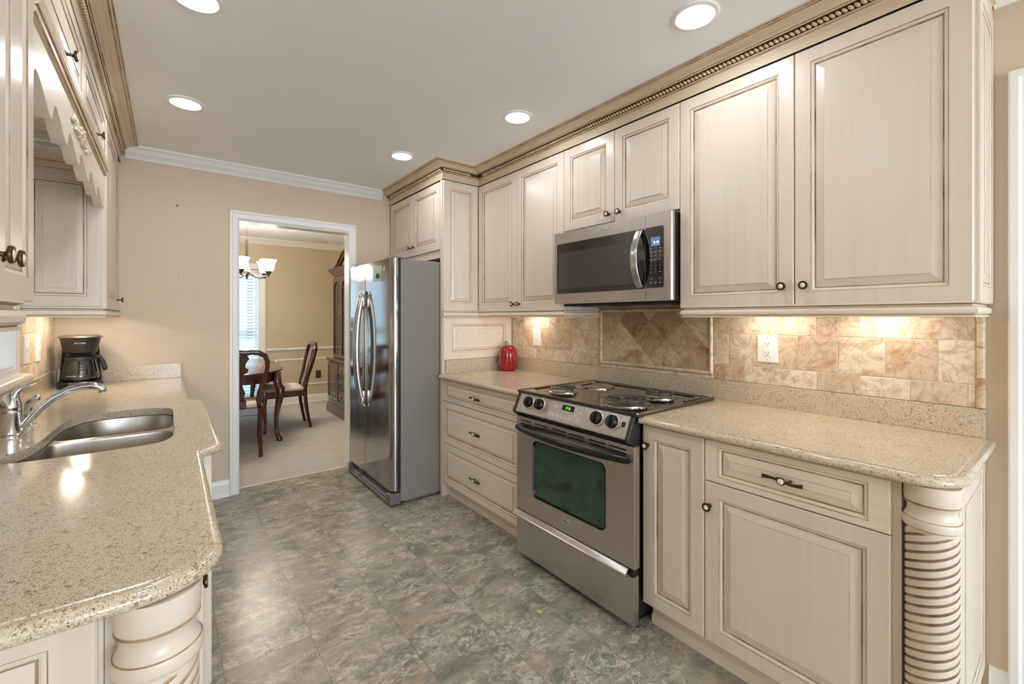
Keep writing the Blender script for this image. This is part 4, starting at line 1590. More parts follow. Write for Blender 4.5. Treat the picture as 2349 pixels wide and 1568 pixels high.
def outlet(name, T, a0, a1, b0, b1, label, cat, kind='outlet', frame=None, plate=None):
    t = thing(name, T((a0 + a1) / 2, b0, 0), label, cat)
    mb = MB()
    shaped(mb, T, rrect(a0, a1, b0, b1, .004, 3), 0, .0055, .0025)
    obj('plate', mb, plate or PLASTIC, parent=t)
    ca, cb = (a0 + a1) / 2, (b0 + b1) / 2
    if kind == 'gfci':
        mb = MB()
        shaped(mb, T, rrect(ca - .0165, ca + .0165, cb - .0335, cb + .0335, .002, 2), .0052, .0075, .001)
        for b in (-.004, .004):
            mb.loops([[T(a, bb_, n) for a, bb_ in rect(ca - .008, ca + .008, cb + b - .003, cb + b + .003)] for n in (.0075, .0085)])
        obj('receptacle', mb, PLASTIC, parent=t)
        ds = (-.021, .021)
    elif kind == 'outlet':
        mb = MB()
        for d in (-.0195, .0195):
            shaped(mb, T, rrect(ca - .0165, ca + .0165, cb + d - .0145, cb + d + .0145, .008, 4), .0052, .0072, .001)
        obj('receptacle', mb, plate or PLASTIC, parent=t)
        ds = (-.0195, .0195)
    else:
        mb = MB()
        for da in kind:
            mb.loops([[T(ca + da + a, cb + b, n) for a, b in rect(-.005, .005, -.012, .012)] for n in (.0052, .0065)])
            mb.loops([[T(ca + da + a, cb + b + .002, .006) for a, b in rect(-.0035, .0035, -.005, .005)], [T(ca + da + a, cb + b + .010, .019) for a, b in rect(-.003, .003, -.003, .003)]])
        obj('toggle', mb, PLASTIC, parent=t)
        ds = ()
    if ds:
        mb = MB()
        for d in ds:
            for a, hh in ((-.0062, .0042), (.0062, .0034)):
                mb.loops([[T(x, y, n) for x, y in rect(ca + a - .0011, ca + a + .0011, cb + d - hh + .002, cb + d + hh + .002)] for n in (.0070, .0079)])
            mb.loops([[T(ca + .0024 * math.cos(2 * PI * k / 10), cb + d - .0075 + .0024 * math.sin(2 * PI * k / 10), n) for k in range(10)] for n in (.0070, .0079)])
        obj('slot', mb, SLOT, parent=t)
    mb = MB()
    for b in (b0 + .012, b1 - .012):
        mb.loops([[T(ca + .0028 * math.cos(2 * PI * k / 10), b + .0028 * math.sin(2 * PI * k / 10), n) for k in range(10)] for n in (.0054, .0064)])
    obj('screw', mb, LEGEND, parent=t)
    return t


TW = Fmx(2.2006)
outlet('wall_outlet', TW, .8535, .9430, 1.0925, 1.2195, 'white outlet plate on the tile right of the range', 'outlet', 'gfci')
outlet('wall_outlet', TW, 2.482, 2.571, 1.090, 1.2195, 'white outlet plate on the tile left of the range, near the red pumpkin', 'outlet')

# red glass pumpkin
PK = thing('glass_pumpkin', (2.088, 2.742, CTR), 'tall red ribbed glass pumpkin on the counter corner', 'ornament')
m_, nt_, b_ = newmat('streaked red art glass')
f_ = ramp(nt_, noise(nt_, coords(nt_, (26, 26, 5)), 1.5, 5, .65, 1.8), [(.32, lin((60, 10, 26))), (.47, lin((150, 12, 30))), (.60, lin((178, 18, 36))), (.70, lin((196, 84, 98)))])
link(nt_, f_, b_.inputs['Base Color'])
b_.inputs['Roughness'].default_value = .08
b_.inputs['Coat Weight'].default_value = .5
mb = MB()
L = []
prof = [(.030, .003), (.050, .0), (.060, .006), (.067, .030), (.0715, .070), (.073, .110), (.071, .145), (.064, .172), (.050, .190), (.032, .197), (.018, .194)]
for r_, z in prof:
    L.append([(2.088 + r_ * (1 - .055 * (1 - abs(math.cos(5 * th)) ** .7)) * math.cos(th), 2.742 + r_ * (1 - .055 * (1 - abs(math.cos(5 * th)) ** .7)) * math.sin(th), CTR + z) for th in [2 * PI * k / 80 for k in range(80)]])
mb.loops(L, 0, True)
obj('body', mb, m_, parent=PK, ang=2)
mb = MB()
c = Vector((2.088, 2.742, CTR))
pts = [(0, 0, .192), (.002, .004, .205), (0, .012, .219), (-.002, .024, .225), (-.002, .034, .219), (-.001, .036, .208), (0, .029, .203)]
mb.tube([c + Vector(p) for p in pts], [.013, .0085, .0075, .007, .0065, .005, .003], 10)
mb.ball((c.x, c.y, c.z + .192), .026, .026, .007)
obj('stem', mb, simple('pale green art glass', (120, 168, 104), .12, coat=.4), parent=PK)
obj('paper_scrap', MB().box(1.288, 1.304, 1.462, 1.482, .0002, .0030, b=.001), simple('yellow scrap', (204, 204, 60), .6), loc=(1.296, 1.472, 0), label='tiny yellow scrap on the floor in front of the range', cat='scrap')


# ================================================================== LIGHTS
def can_light(x, y, label, z=ZC, r=.083):
    t = thing('ceiling_light', (x, y, z), label, 'ceiling light', 'recessed ceiling lights')
    F = Fz(x, y, z)
    obj('trim_ring', MB().lathe([(r, -.0005), (r, -.004), (r - .006, -.0075), (r - .015, -.008), (r - .020, -.0045), (r - .0205, -.0008)], F, 48, 0, cap0=False, cap1=False), WHITE, parent=t, ang=.9)
    obj('lens', MB().lathe([(r - .0205, -.0012), (r - .0215, -.0040), (r * .35, -.0050), (.001, -.0052)], F, 40, 0, cap0=True, cap1=False), LAMPLENS, parent=t)
    return t


can_light(1.545, .882, 'recessed ceiling light nearest the right wall cabinets, above the right counter')
can_light(1.541, 1.936, 'recessed ceiling light above the range, second in the right row')
can_light(1.279, 2.891, 'recessed ceiling light in front of the refrigerator cabinet')
can_light(.076, 1.905, 'recessed ceiling light at the top left, cut by the frame edge')
can_light(.072, 2.872, 'recessed ceiling light over the left counter, nearest the white crown')
can_light(.076, .85, 'recessed ceiling light above the rounded end of the left counter')


can_light(.80, -1.2, 'added unseen ceiling light behind the camera, nearer of two')  # added lamp out of view, lifts the ambient and ceiling bounce
can_light(.80, -2.7, 'added unseen ceiling light behind the camera, by the rear window')  # second added lamp, unseen too, for more bounced light


def bar_light(x, y, dx, dy, z, label):
    t = thing('light_bar', (x, y, z), label, 'light bar', 'under-cabinet light bars')
    obj('housing', MB().box(x - dx, x + dx, y - dy, y + dy, z - .016, z, b=.003), PLASTIC, parent=t)
    obj('lens', MB().box(x - dx * .78, x + dx * .78, y - dy * .92, y + dy * .92, z - .0185, z - .0162), BARLENS, parent=t)


bar_light(2.10, .860, .030, .10, 1.3515, 'slim light bar under the right wall cabinet, above the white outlet')
bar_light(2.10, .470, .030, .10, 1.3515, 'slim light bar under the right wall cabinet, toward its end')
bar_light(2.10, 2.500, .030, .10, 1.3515, 'slim light bar under the wall cabinet left of the microwave')
bar_light(-.40, 3.40, .035, .26, 1.3515, 'slim light bar under the left wall cabinet by the coffee maker')
# ================================================================== LEFT SIDE
# counter with the sink cut-out
poly = [(-.545, .893), (-.043, .893)] + arc(-.043, .993, .10, -PI / 2, 0, 10)[1:] + [(.057, 1.692), (.060, 1.700), (.110, 1.737), (.117, 1.746), (.117, 2.704), (.114, 2.712), (.082, 2.760), (.077, 2.768), (.077, 3.832), (-.554, 3.832), (-.554, .893)]
poly[0] = (-.545, .893)
ex = [1] * (len(poly) - 4) + [0, 0, 0, 0]


def smooth_closed(P, k=5):
    """Catmull-Rom loop"""
    out = []
    n = len(P)
    for i in range(n):
        p0, p1, p2, p3 = (Vector(P[(i + j) % n]) for j in (-1, 0, 1, 2))
        for s_ in range(k):
            u = s_ / k
            q = .5 * ((2 * p1) + (p2 - p0) * u + (2 * p0 - 5 * p1 + 4 * p2 - p3) * u * u + (3 * p1 - p0 - 3 * p2 + p3) * u ** 3)
            out.append((q.x, q.y))
    return out


CUT = smooth_closed([(.017, 1.99), (.017, 2.22), (.017, 2.44), (.008, 2.53), (-.040, 2.585), (-.120, 2.602), (-.205, 2.600), (-.268, 2.572), (-.308, 2.500), (-.325, 2.40), (-.331, 2.27), (-.335, 2.15), (-.345, 2.06), (-.368, 1.995),
                     (-.405, 1.965), (-.432, 1.925), (-.425, 1.880), (-.380, 1.857), (-.28, 1.846), (-.16, 1.845), (-.06, 1.855), (-.005, 1.89)], 4)
t = thing('countertop', (-.24, 2.3, .859), 'left beige quartz countertop with sink cut-out and bowed front', 'countertop')
obj('slab', slab_mb(poly, ex, CUT[::-1]), QUARTZ, parent=t)
obj('upstand', MB().box(-.5535, -.534, .893, 3.8315, CTR, .987, b=.002), QUARTZ, parent=t)
obj('upstand', MB().box(-.5335, .072, 3.812, 3.8315, CTR, .987, b=.002), QUARTZ, parent=t)

# sink: two bowls under one flange
SK = thing('sink', (-.17, 2.22, .65), 'undermount stainless steel double-bowl sink in the left counter', 'sink')
big = smooth_closed([(p[0], p[1]) for p in CUT[::4]], 4)
cxs, cys = -.16, 2.22


def grow(P, d):
    return [(x + d * (1 if x > cxs else -1), y + d * (1 if y > cys else -1)) for x, y in P]


NEAR = [p for p in CUT if p[1] < 2.205]
near = smooth_closed([(.016, 1.99), (.016, 2.12), (.006, 2.185), (-.04, 2.203), (-.17, 2.204), (-.29, 2.203), (-.328, 2.185), (-.340, 2.09), (-.368, 1.990), (-.405, 1.960), (-.432, 1.925), (-.425, 1.880), (-.380, 1.857), (-.28, 1.846), (-.16, 1.845), (-.06, 1.855), (-.005, 1.89)], 4)
far = smooth_closed([(.016, 2.32), (.016, 2.44), (.007, 2.53), (-.040, 2.584), (-.120, 2.601), (-.205, 2.599), (-.268, 2.571), (-.308, 2.500), (-.325, 2.40), (-.329, 2.32), (-.318, 2.262), (-.27, 2.246), (-.16, 2.245), (-.04, 2.246), (.006, 2.265)], 4)
mb = MB()
T = lambda a, b, n: (a, b, n)
rim = grow(CUT, .018)
mb.holed(rim, [near[::-1], far[::-1]], T, .8565)
mb.loops([[(x, y, z) for x, y in rim] for z in (.8565, .8545)], cap0=False, cap1=False)
obj('flange', mb, STEEL_S, parent=SK)
for P, zb in ((near, .665), (far, .700)):
    c = (sum(p[0] for p in P) / len(P), sum(p[1] for p in P) / len(P))
    L = []
    for s_, z in ((1, .8565), (.992, .850), (.975, zb + .045), (.955, zb + .018), (.90, zb + .004), (.5, zb - .002), (.12, zb - .006)):
        L.append([(c[0] + (x - c[0]) * s_, c[1] + (y - c[1]) * s_, z) for x, y in P])
    mb = MB().loops(L, 0, True, cap0=False, cap1=True)
    bw_ = obj('bowl', mb, STEEL_S, parent=SK, ang=1.2)
    obj('drain', MB().lathe([(.044, 0), (.044, .004), (.036, .005), (.030, -.001), (.001, -.001)], Fz(c[0], c[1], zb - .001), 28), CHROME, parent=bw_)

# faucet
FC = thing('faucet', (-.431, 2.284, CTR), 'chrome single-lever kitchen faucet behind the sink', 'faucet')
F = Fz(-.431, 2.284, CTR)
obj('body', MB().lathe([(.034, 0), (.034, .004), (.0285, .009), (.0275, .080), (.0282, .0815), (.0282, .083), (.0272, .0845), (.0272, .092), (.0282, .094), (.0275, .104), (.0240, .124), (.0185, .140), (.010, .150), (.001, .153)], F, 32), CHROME, parent=FC, ang=.7)
base = Vector((-.431, 2.284, CTR))
pts = [(.004, 0, .118), (.008, 0, .142), (.016, 0, .156), (.030, -.001, .167), (.044, -.002, .172), (.056, -.003, .176), (.062, -.003, .177)]
obj('lever', MB().tube([base + Vector(p) for p in pts], [(.020, .022), (.014, .017), (.0095, .012), (.0065, .010), (.0045, .010), (.0035, .009), (.002, .005)], 14, flat=((0, 0, 1), 1.0)), CHROME, parent=FC, ang=2)
pts = [(.018, -.004, .012), (.040, -.006, .046), (.070, -.008, .088), (.105, -.010, .122), (.145, -.012, .147), (.180, -.014, .158), (.208, -.015, .158), (.226, -.016, .151), (.235, -.0165, .140), (.237, -.0165, .131)]
sp = smooth = [base + Vector(p) for p in pts]
obj('spout', MB().tube(sp, [.013, .0125, .0125, .0125, .0125, .0125, .0128, .0132, .0132, .0120], 18), CHROME, parent=FC, ang=2)
SP = thing('sink_sprayer', (-.425, 2.482, CTR), 'small chrome side sprayer behind the faucet', 'sprayer')
F = Fz(-.425, 2.482, CTR)
obj('holder', MB().lathe([(.025, 0), (.024, .003), (.017, .008), (.0125, .014), (.0125, .040), (.010, .044)], F, 24), CHROME, parent=SP)
b0 = Vector((-.425, 2.482, CTR))
obj('spray_head', MB().tube([b0 + Vector(p) for p in ((0, 0, .040), (0, 0, .058), (.004, -.001, .078), (.014, -.002, .094), (.026, -.003, .101), (.034, -.004, .100))], [.0115, .0125, .0130, .0140, .0145, .0125], 16), CHROME, parent=SP, ang=2)

# ---------------------------------------------------------------- left base cabinets
t = thing('base_cabinet', (-.25, 1.34, 0), 'left base cabinet with drawer and door, beside the near rope column', 'cabinet')
obj('body', MB().box(-.553, .030, .992, 1.742, .104, .858), PAINT, parent=t)
obj('toe_kick', MB().box(-.03, -.016, .992, 1.742, 0, .104), PAINT_H, parent=t)
for a0, a1 in ((1.000, 1.368), (1.372, 1.738)):
    add_drawer(t, 'px', .0305, a0, a1, .7005, .850, sb=.022, sa=.050, bw=.020)
    add_door(t, 'px', .0305, a0, a1, .106, .6965, (a1 - .02, .64) if a0 < 1.2 else (a0 + .02, .64))
t = thing('base_cabinet', (-.2, 2.22, 0), 'bowed-out sink base cabinet under the left counter', 'cabinet')
mb = MB()
mb.box(-.553, .092, 1.7435, 1.760, .104, .858).box(-.553, .092, 2.700, 2.716, .104, .858).box(-.553, .092, 1.760, 2.700, .104, .120).box(.076, .092, 1.760, 2.700, .120, .845).box(-.553, -.545, 1.760, 2.700, .12, .845)
obj('body', mb, PAINT, parent=t)
obj('toe_kick', MB().box(.03, .044, 1.7435, 2.716, 0, .104), PAINT_H, parent=t)
obj('false_front', door_mb(Fpx(.0925), 1.748, 2.713, .7005, .850, sb=.022, sa=.050), DRAWM, parent=t)
add_door(t, 'px', .0925, 1.748, 2.228, .106, .6965, (2.206, .64))
add_door(t, 'px', .0925, 2.232, 2.713, .106, .6965, (2.254, .64))
t = thing('base_cabinet', (-.25, 3.27, 0), 'left base cabinet next to the tan back wall', 'cabinet')
obj('body', MB().box(-.553, .040, 2.7175, YB - .002, .104, .858), PAINT, parent=t)
obj('toe_kick', MB().box(-.02, -.006, 2.7175, YB - .002, 0, .104), PAINT_H, parent=t)
add_drawer(t, 'px', .0405, 2.722, 3.826, .7005, .850, sb=.022, sa=.050, bw=.020)
add_door(t, 'px', .0405, 2.722, 3.272, .106, .6965, (3.25, .64))
add_door(t, 'px', .0405, 3.276, 3.826, .106, .6965, (3.30, .64))
t = thing('cabinet_end_panel', (-.3, .95, 0), 'raised-panel end of the left base cabinets, facing the camera', 'cabinet panel')
obj('board', MB().box(-.553, -.082, .962, .991, 0, .858).box(-.0815, -.030, .972, .9915, 0, .858), PAINT, parent=t)
obj('raised_panel', door_mb(Fmy(.9615), -.553, -.088, .105, .856, .0112, sa=.055), DOORM, parent=t)
rope_column(-.012, .930, 'cream rope-carved column under the rounded end of the left counter, nearest the camera')

# ---------------------------------------------------------------- left wall cabinets
XLd = -0.2645
t = thing('wall_cabinet', (-.41, 1.2, 1.352), 'left wall cabinet nearest the camera, with a pair of knobs', 'cabinet')
obj('body', MB().box(XL + .002, XLF, .60, 1.482, 1.352, 2.306), PAINT, parent=t)
add_door(t, 'px', XLd, 1.203, 1.482, 1.335, 2.300, (1.238, 1.412))
add_door(t, 'px', XLd, .70, 1.200, 1.335, 2.300, (1.168, 1.412))
t = thing('wall_cabinet', (-.41, 2.23, 2.0), 'wide cabinet over the sink window with scalloped valance and carved ornament', 'cabinet')
obj('body', MB().box(XL + .002, XLF, 1.483, 2.984, 2.040, 2.306), PAINT, parent=t)
for a0, a1 in ((1.500, 2.245), (2.255, 2.972)):
    add_door(t, 'px', XLd, a0, a1, 2.062, 2.300, ((a0 + a1) / 2, 2.092), sa=.045)
    obj('door_ledge', MB().box(XLd + .0205, XLd + .031, a0, a1 + (.006 if a1 < 2.5 else 0), 2.046, 2.0615, b=.002), CROWN, parent=t)
# valance: six rising arches between cusps
pts = [(1.4835, 2.039), (1.4835, 1.838)]
cusps = [1.500, 1.738, 1.972, 2.205, 2.455, 2.705, 2.930]
for k in range(6):
    c0, c1 = cusps[k], cusps[k + 1]
    for i in range(25):
        u = i / 24
        # sharp rise after the cusp, then a long ogee fall to the next
        v = math.sin(PI / 2 * u / .2) if u < .2 else .5 + .5 * math.cos(PI * (u - .2) / .8)
        pts.append((c0 + (c1 - c0) * u, 1.843 + .056 * v))
pts += [(2.984, 1.842), (2.984, 2.039)]
Q = []
for p in pts:
    if not Q or (abs(p[0] - Q[-1][0]) + abs(p[1] - Q[-1][1])) > 1e-5: Q.append(p)
mb = MB()
TV = Fpx(-.252)
mb.holed(Q, [], TV, 0)
mb.holed(Q, [], TV, -.034)
mb.loops([[TV(a, b, n) for a, b in Q] for n in (0, -.034)], 0, True, cap0=False, cap1=False)
obj('valance', mb, PAINT_H, parent=t, ang=.5)
mo = [(0, 2.004), (.006, 2.004), (.010, 2.010), (.012, 2.018), (.008, 2.024), (.014, 2.028), (.018, 2.036), (.018, 2.044), (0, 2.044)]
obj('bead_molding', MB().sweep([(-.252, 1.484), (-.252, 2.984)], mo, [0, 1, 0, 0, 1, 0, 0, 0, 0], side=-1), [CROWN, GLAZE], parent=t)
mb = MB()
rnd = random.Random(3)
TV2 = Fpx(-.2515)
for k in range(46):          # carved cluster of grapes and leaves
    u = rnd.uniform(-1, 1)
    a = 2.225 + .165 * u
    b = 1.955 - .004 * u + rnd.uniform(-1, 1) * .026 * (1 - .75 * abs(u)) + .010 * math.cos(u * 5)
    r_ = rnd.uniform(.006, .0105) * (1 - .35 * abs(u))
    mb.ball(None, r_, r_ * rnd.uniform(.8, 1.1), r_ * 1.1, 8, 6, 0, (lambda a, b: lambda x, y, z: TV2(a + x, b + y, .004 + z))(a, b))
for k in range(14):
    u = -1 + 2 * k / 13
    a, b = 2.225 + .18 * u, 1.955 + .022 * math.sin(k * 2.4) * (1 - .5 * abs(u))
    an = k * 1.7
    mb.ball(None, .020, .009, .007, 10, 6, 0, (lambda a, b, an: lambda x, y, z: TV2(a + x * math.cos(an) - y * math.sin(an), b + x * math.sin(an) + y * math.cos(an), .003 + z))(a, b, an))
ap = obj('carved_ornament', mb, CARVE, parent=t)
ap['label'] = 'carved grape and leaf ornament'
t = thing('wall_cabinet', (-.41, 3.4, 1.352), 'left wall cabinet above the coffee maker, with a panelled end', 'cabinet')
obj('body', MB().box(XL + .002, XLF, 2.986, YB - .002, 1.352, 2.306), PAINT, parent=t)
obj('end_panel', door_mb(Fmy(2.9855), XL + .004, XLF + .001, 1.354, 2.006, .006, sa=.05, bw=.020), DOORM, parent=t)
obj('end_rail', MB().box(XL + .004, XLF - .001, 2.981, 2.9855, 2.008, 2.038), PAINT_H, parent=t)
add_door(t, 'px', XLd, 3.010, 3.630, 1.345, 2.300, (3.602, 1.408))
obj('filler_stile', MB().box(XLd, XLd + .010, 3.634, YB - .003, 1.352, 2.300), PAINT, parent=t)
obj('light_rail', MB().sweep([(XL + .004, 2.983), (-.249, 2.983), (-.249, YB - .003)], LR(.0105), LRM, side=-1), [PAINT_H, GLAZE], loc=(-.25, 3.4, 1.34), label='glazed light rail molding under the left cabinet above the coffee maker', cat='molding')
LRBIG = [(o * 1.5, 1.345 - (1.345 - z) * 1.35) for o, z in LRP]
obj('light_rail', MB().sweep([(-.251, .62), (-.251, 1.386)], LRBIG, LRM, side=-1), [PAINT_H, GLAZE], loc=(-.25, 1.0, 1.34), label='glazed light rail molding under the left cabinet nearest the camera', cat='molding')
t = thing('puck_light', (-.395, 2.60, 2.04), 'round white puck light under the cabinet over the sink', 'puck light')
F = Fz(-.395, 2.60, 2.0398)
obj('housing', MB().lathe([(.056, 0), (.056, -.026), (.052, -.031), (.040, -.0315), (.038, -.026)], F, 36, 0, cap0=True, cap1=False), PLASTIC, parent=t, ang=.8)
obj('lens', MB().lathe([(.0385, -.0265), (.001, -.0235)], F, 30, 0), DULLENS, parent=t)
# left tile, sill, switch and outlet
t = thing('tile_backsplash', (XL, 3.4, .988), 'tan tile backsplash on the left wall by the coffee maker', 'backsplash')
obj('grout', MB().box(XL + .002, XL + .009, 2.975, YB - .002, .988, 1.338).box(XL + .002, XL + .009, 1.40, 2.9745, .988, 1.001), GROUT, parent=t)
TL_ = Fpx(XL + .002)
mb = MB()
field(mb, TL_, 2.975, YB - .003, ROWS, (3.05, 2.98, 3.05))
field(mb, TL_, 1.40, 2.974, [(.9885, 1.002)], (1.5,))
obj('field_tile', mb, TILE, parent=t)
mb = MB()
sp_ = [(.008, 1.003), (.026, 1.003)] + [(.030 + .020 * math.sin(q), 1.0235 - .0205 * math.cos(q)) for q in [PI * k / 12 for k in range(13)]] + [(.024, 1.044), (.008, 1.046)]
mb.sweep([(XL + .012, 1.50), (XL + .012, 2.99)], sp_, side=-1, sm=True)
obj('sill_molding', mb, [PAINT_H], loc=(XL, 2.3, 1.003), label='rounded cream sill molding under the sink window', cat='molding')
TLW = Fpx(XL + .0118)
outlet('light_switch', TLW, 3.085, 3.175, 1.078, 1.212, 'white wall switch plate right beside the sink window', 'switch', (-.022, .022))
outlet('wall_outlet', TLW, 3.325, 3.412, 1.070, 1.205, 'white outlet plate on the left tile near the coffee maker', 'outlet', 'gfci')

# ---------------------------------------------------------------- coffee maker (faces the camera)
CM = thing('coffee_maker', (-.412, 3.66, CTR), 'black drip coffee maker with glass carafe in the far left corner', 'coffee maker')
cx_, cy_ = -.412, 3.66
an = math.atan2(.412, 3.66) * .75


def FC_(a, b, n):        # a to its right, b away from the viewer, n up
    return (cx_ + a * math.cos(an) - b * math.sin(an) * -1 * -1, cy_ + b * math.cos(an) + a * math.sin(an), CTR + n)


mb = MB()
base_p = [(-.098, -.055), (-.085, -.090), (-.05, -.105), (.05, -.105), (.085, -.090), (.098, -.055), (.098, .085), (.080, .105), (-.080, .105), (-.098, .085)]
mb.loops([[FC_(a * s_, b * s_, z) for a, b in base_p] for s_, z in ((.97, 0), (1, .006), (1, .030), (.97, .036), (.90, .038))], 0, False)
bs = obj('base', mb, BLACKMAT, parent=CM, bevel=.002)
obj('hot_plate', MB().lathe([(.072, .0385), (.072, .041), (.066, .0415), (.001, .0415)], lambda a, b, n: FC_(a, b - .022, n), 36), BLACK, parent=CM)
mb = MB()
P = [(-.084, .045), (-.066, .036), (.066, .036), (.084, .045), (.086, .092), (.074, .104), (-.074, .104), (-.086, .092)]
mb.loops([[FC_(a * s_, b, z) for a, b in P] for s_, z in ((1.08, .036), (.96, .20), (.94, .238))], 0)
obj('water_tank', mb, BLACKMAT, parent=CM)
F = lambda a, b, n: FC_(a, b - .006, n)
obj('brew_head', MB().lathe([(.050, .196), (.070, .205), (.074, .212), (.0755, .222), (.0780, .230), (.0890, .288), (.0900, .292)], F, 48, 0, sy=1.10), BLACKSAT, parent=CM, ang=.5)
obj('lid', MB().lathe([(.0900, .2922), (.0985, .2930), (.0990, .2960), (.092, .3010), (.078, .3060), (.070, .3072), (.001, .3072)], F, 48, 0, sy=1.10), brushed('satin dark metal lid', (150, 140, 130), .34, (3, 3, 3), metal=.8), parent=CM, ang=.4)
FL = lambda a, b, n: FC_(a, -.1035 - .006 * 0 + (-.004 + .010 * 0), n)
def head_front(a, b, n):
    z = .262 + b
    r_ = .078 + (.089 - .078) * (z - .230) / .058
    y = -math.sqrt(max(0, (r_ * 1.10) ** 2 - (a * 1.10) ** 2)) - .006
    return FC_(a, y - n, z)
obj('head_lettering', text_mb('Mr.Coffee', .0125, head_front, 0, .0008, shear=.25), simple('white printed lettering', (236, 234, 230), .5), parent=CM)
cf = (lambda a, b, n: FC_(a, b - .024, n))
prof = [(.066, .0425), (.079, .047), (.0840, .058), (.0830, .075), (.0745, .120), (.068, .155), (.0660, .165)]
CA = obj('carafe', MB().lathe(prof, cf, 44, 0, cap0=True, cap1=False), CARAFE, parent=CM, ang=2)
obj('carafe_band', MB().lathe([(.0680, .158), (.0690, .163), (.0690, .176), (.067, .179)], cf, 44, 0, cap0=False, cap1=False), BLACKSAT, parent=CA)
obj('carafe_lid', MB().lathe([(.068, .177), (.069, .181), (.056, .187), (.001, .187)], cf, 40), BLACKMAT, parent=CA)
hp = [(.045, -.030, .176), (.066, -.034, .182), (.084, -.036, .176), (.096, -.038, .152), (.106, -.039, .112), (.110, -.039, .094)]
obj('carafe_handle', MB().tube([FC_(*p) for p in hp], [(.006, .011), (.007, .012), (.009, .012), (.011, .013), (.012, .013), (.009, .011)], 12, flat=((0, 0, 1), 1)), BLACKSAT, parent=CA, ang=2)
def car_front(a, b, n):
    z = .075 + b
    r_ = .083 + (.0745 - .083) * (z - .075) / .045
    y = -math.sqrt(max(0, r_ * r_ - a * a)) - .024
    return FC_(a, y - n, z)
WL = simple('white carafe print', (226, 224, 220), .5)
lt = text_mb('Mr.Coffee', .010, lambda a, b, n: car_front(a - .036, b - .002, n), 0.0004, .0012, shear=.25)
for k in range(5):
    z0 = -.008 + .0155 * k
    lt.loops([[car_front(a, b, n) for a, b in rect(-.002, .009, z0, z0 + .0014)] for n in (.0006, .0012)])
obj('carafe_lettering', lt, WL, parent=CA)

# little marks on the back wall
obj('wall_screw', MB().lathe([(.0055, .0003), (.0055, .002), (.003, .005), (.001, .005)], Fmy0(.049, YB, 2.073), 12), simple('dark screw head', (70, 58, 48), .5), loc=(.049, YB, 2.073), label='small dark screw in the tan wall, upper of two marks', cat='screw')
obj('wall_nail', MB().box(.056, .059, YB - .003, YB - .0002, 1.592, 1.610), simple('brown nail', (150, 128, 104), .5), loc=(.057, YB, 1.6), label='small nail in the tan wall, lower of two marks', cat='nail')

# ================================================================== DINING ROOM
# window blinds
def window_blind(x0, x1, label):
    BL = thing('window_blind', ((x0 + x1) / 2, 7.235, wz0), label, 'blind', 'blinds on the dining room windows')
    obj('headrail', MB().box(x0 + .016, x1 - .016, 7.275, 7.325, wz1 - .065, wz1 - .016, b=.004), WHITE, parent=BL)
    c_, s_ = math.cos(1.24), math.sin(1.24)
    zz = wz1 - .085
    mg = MB()
    while zz > wz0 + .06:
        L = []
        for x in (x0 + .018, x1 - .018):
            L.append([(x, 7.300 + u * c_ - v * s_, zz + u * s_ + v * c_) for u, v in ((-.0255, -.0012), (0, .0016), (.0255, -.0012), (.0255, .0006), (0, .0034), (-.0255, .0006))])
        obj('slat', MB().loops(L), BLIND, parent=BL)
        if zz > 1.0: mg.box(x1 - .150, x1 - .080, 7.2875, 7.2890, zz - .027, zz - .019)
        zz -= .0445
    obj('slat_gap', mg, simple('grey gap between slats', (110, 128, 136), .6), parent=BL)
    obj('bottom_rail', MB().box(x0 + .018, x1 - .018, 7.285, 7.315, wz0 + .018, wz0 + .036, b=.003), WHITE, parent=BL)
    for x in (x0 + .14, x1 - .115):
        obj('ladder_cord', MB().box(x - .001, x + .001, 7.280, 7.282, wz0 + .03, wz1 - .06), WHITE, parent=BL)
    mb = MB().tube([(x1 - .045, 7.268, wz1 - .06), (x1 - .045, 7.268, 1.02)], .0016, 6)
    mb.lathe([(.003, .03), (.010, .0), (.001, -.002)], Fz(x1 - .045, 7.268, 1.0), 10)
    obj('pull_cord', mb, WHITE, parent=BL)


window_blind(wx0, wx1, 'white slatted blind on the dining room window behind the chandelier')
window_blind(vx0, vx1, 'white slatted blind on the farther dining window, seen only mirrored in the refrigerator doors')

# table
TB = thing('dining_table', (.42, 6.05, 0), 'dark cherry oval dining table with curved legs', 'table')
tcx, tcy, ha, hb = .42, 6.08, .64, 1.08


def sup(h1, h2, e, n=64):
    out = []
    for k in range(n):
        a = 2 * PI * k / n
        c_, s_ = math.cos(a), math.sin(a)
        out.append((tcx + h1 * math.copysign(abs(c_) ** (2 / e), c_), tcy + h2 * math.copysign(abs(s_) ** (2 / e), s_)))
    return out


L = []
for d, z in ((-.02, .722), (-.004, .724), (0, .732), (0, .738), (-.006, .744), (-.016, .747)):
    L.append([(x, y, z) for x, y in sup(ha + d, hb + d, 2.9)])
obj('table_top', MB().loops(L, 0, True), CHERRY, parent=TB, ang=.5)
L = [[(x, y, z) for x, y in sup(ha - .075 + d, hb - .075 + d, 3.6)] for d, z in ((0, .7225), (0, .630), (-.022, .630), (-.022, .7225))]
obj('apron', MB().loops(L, 0, True, cap0=False, cap1=False), CHERRY, parent=TB, ang=.5)


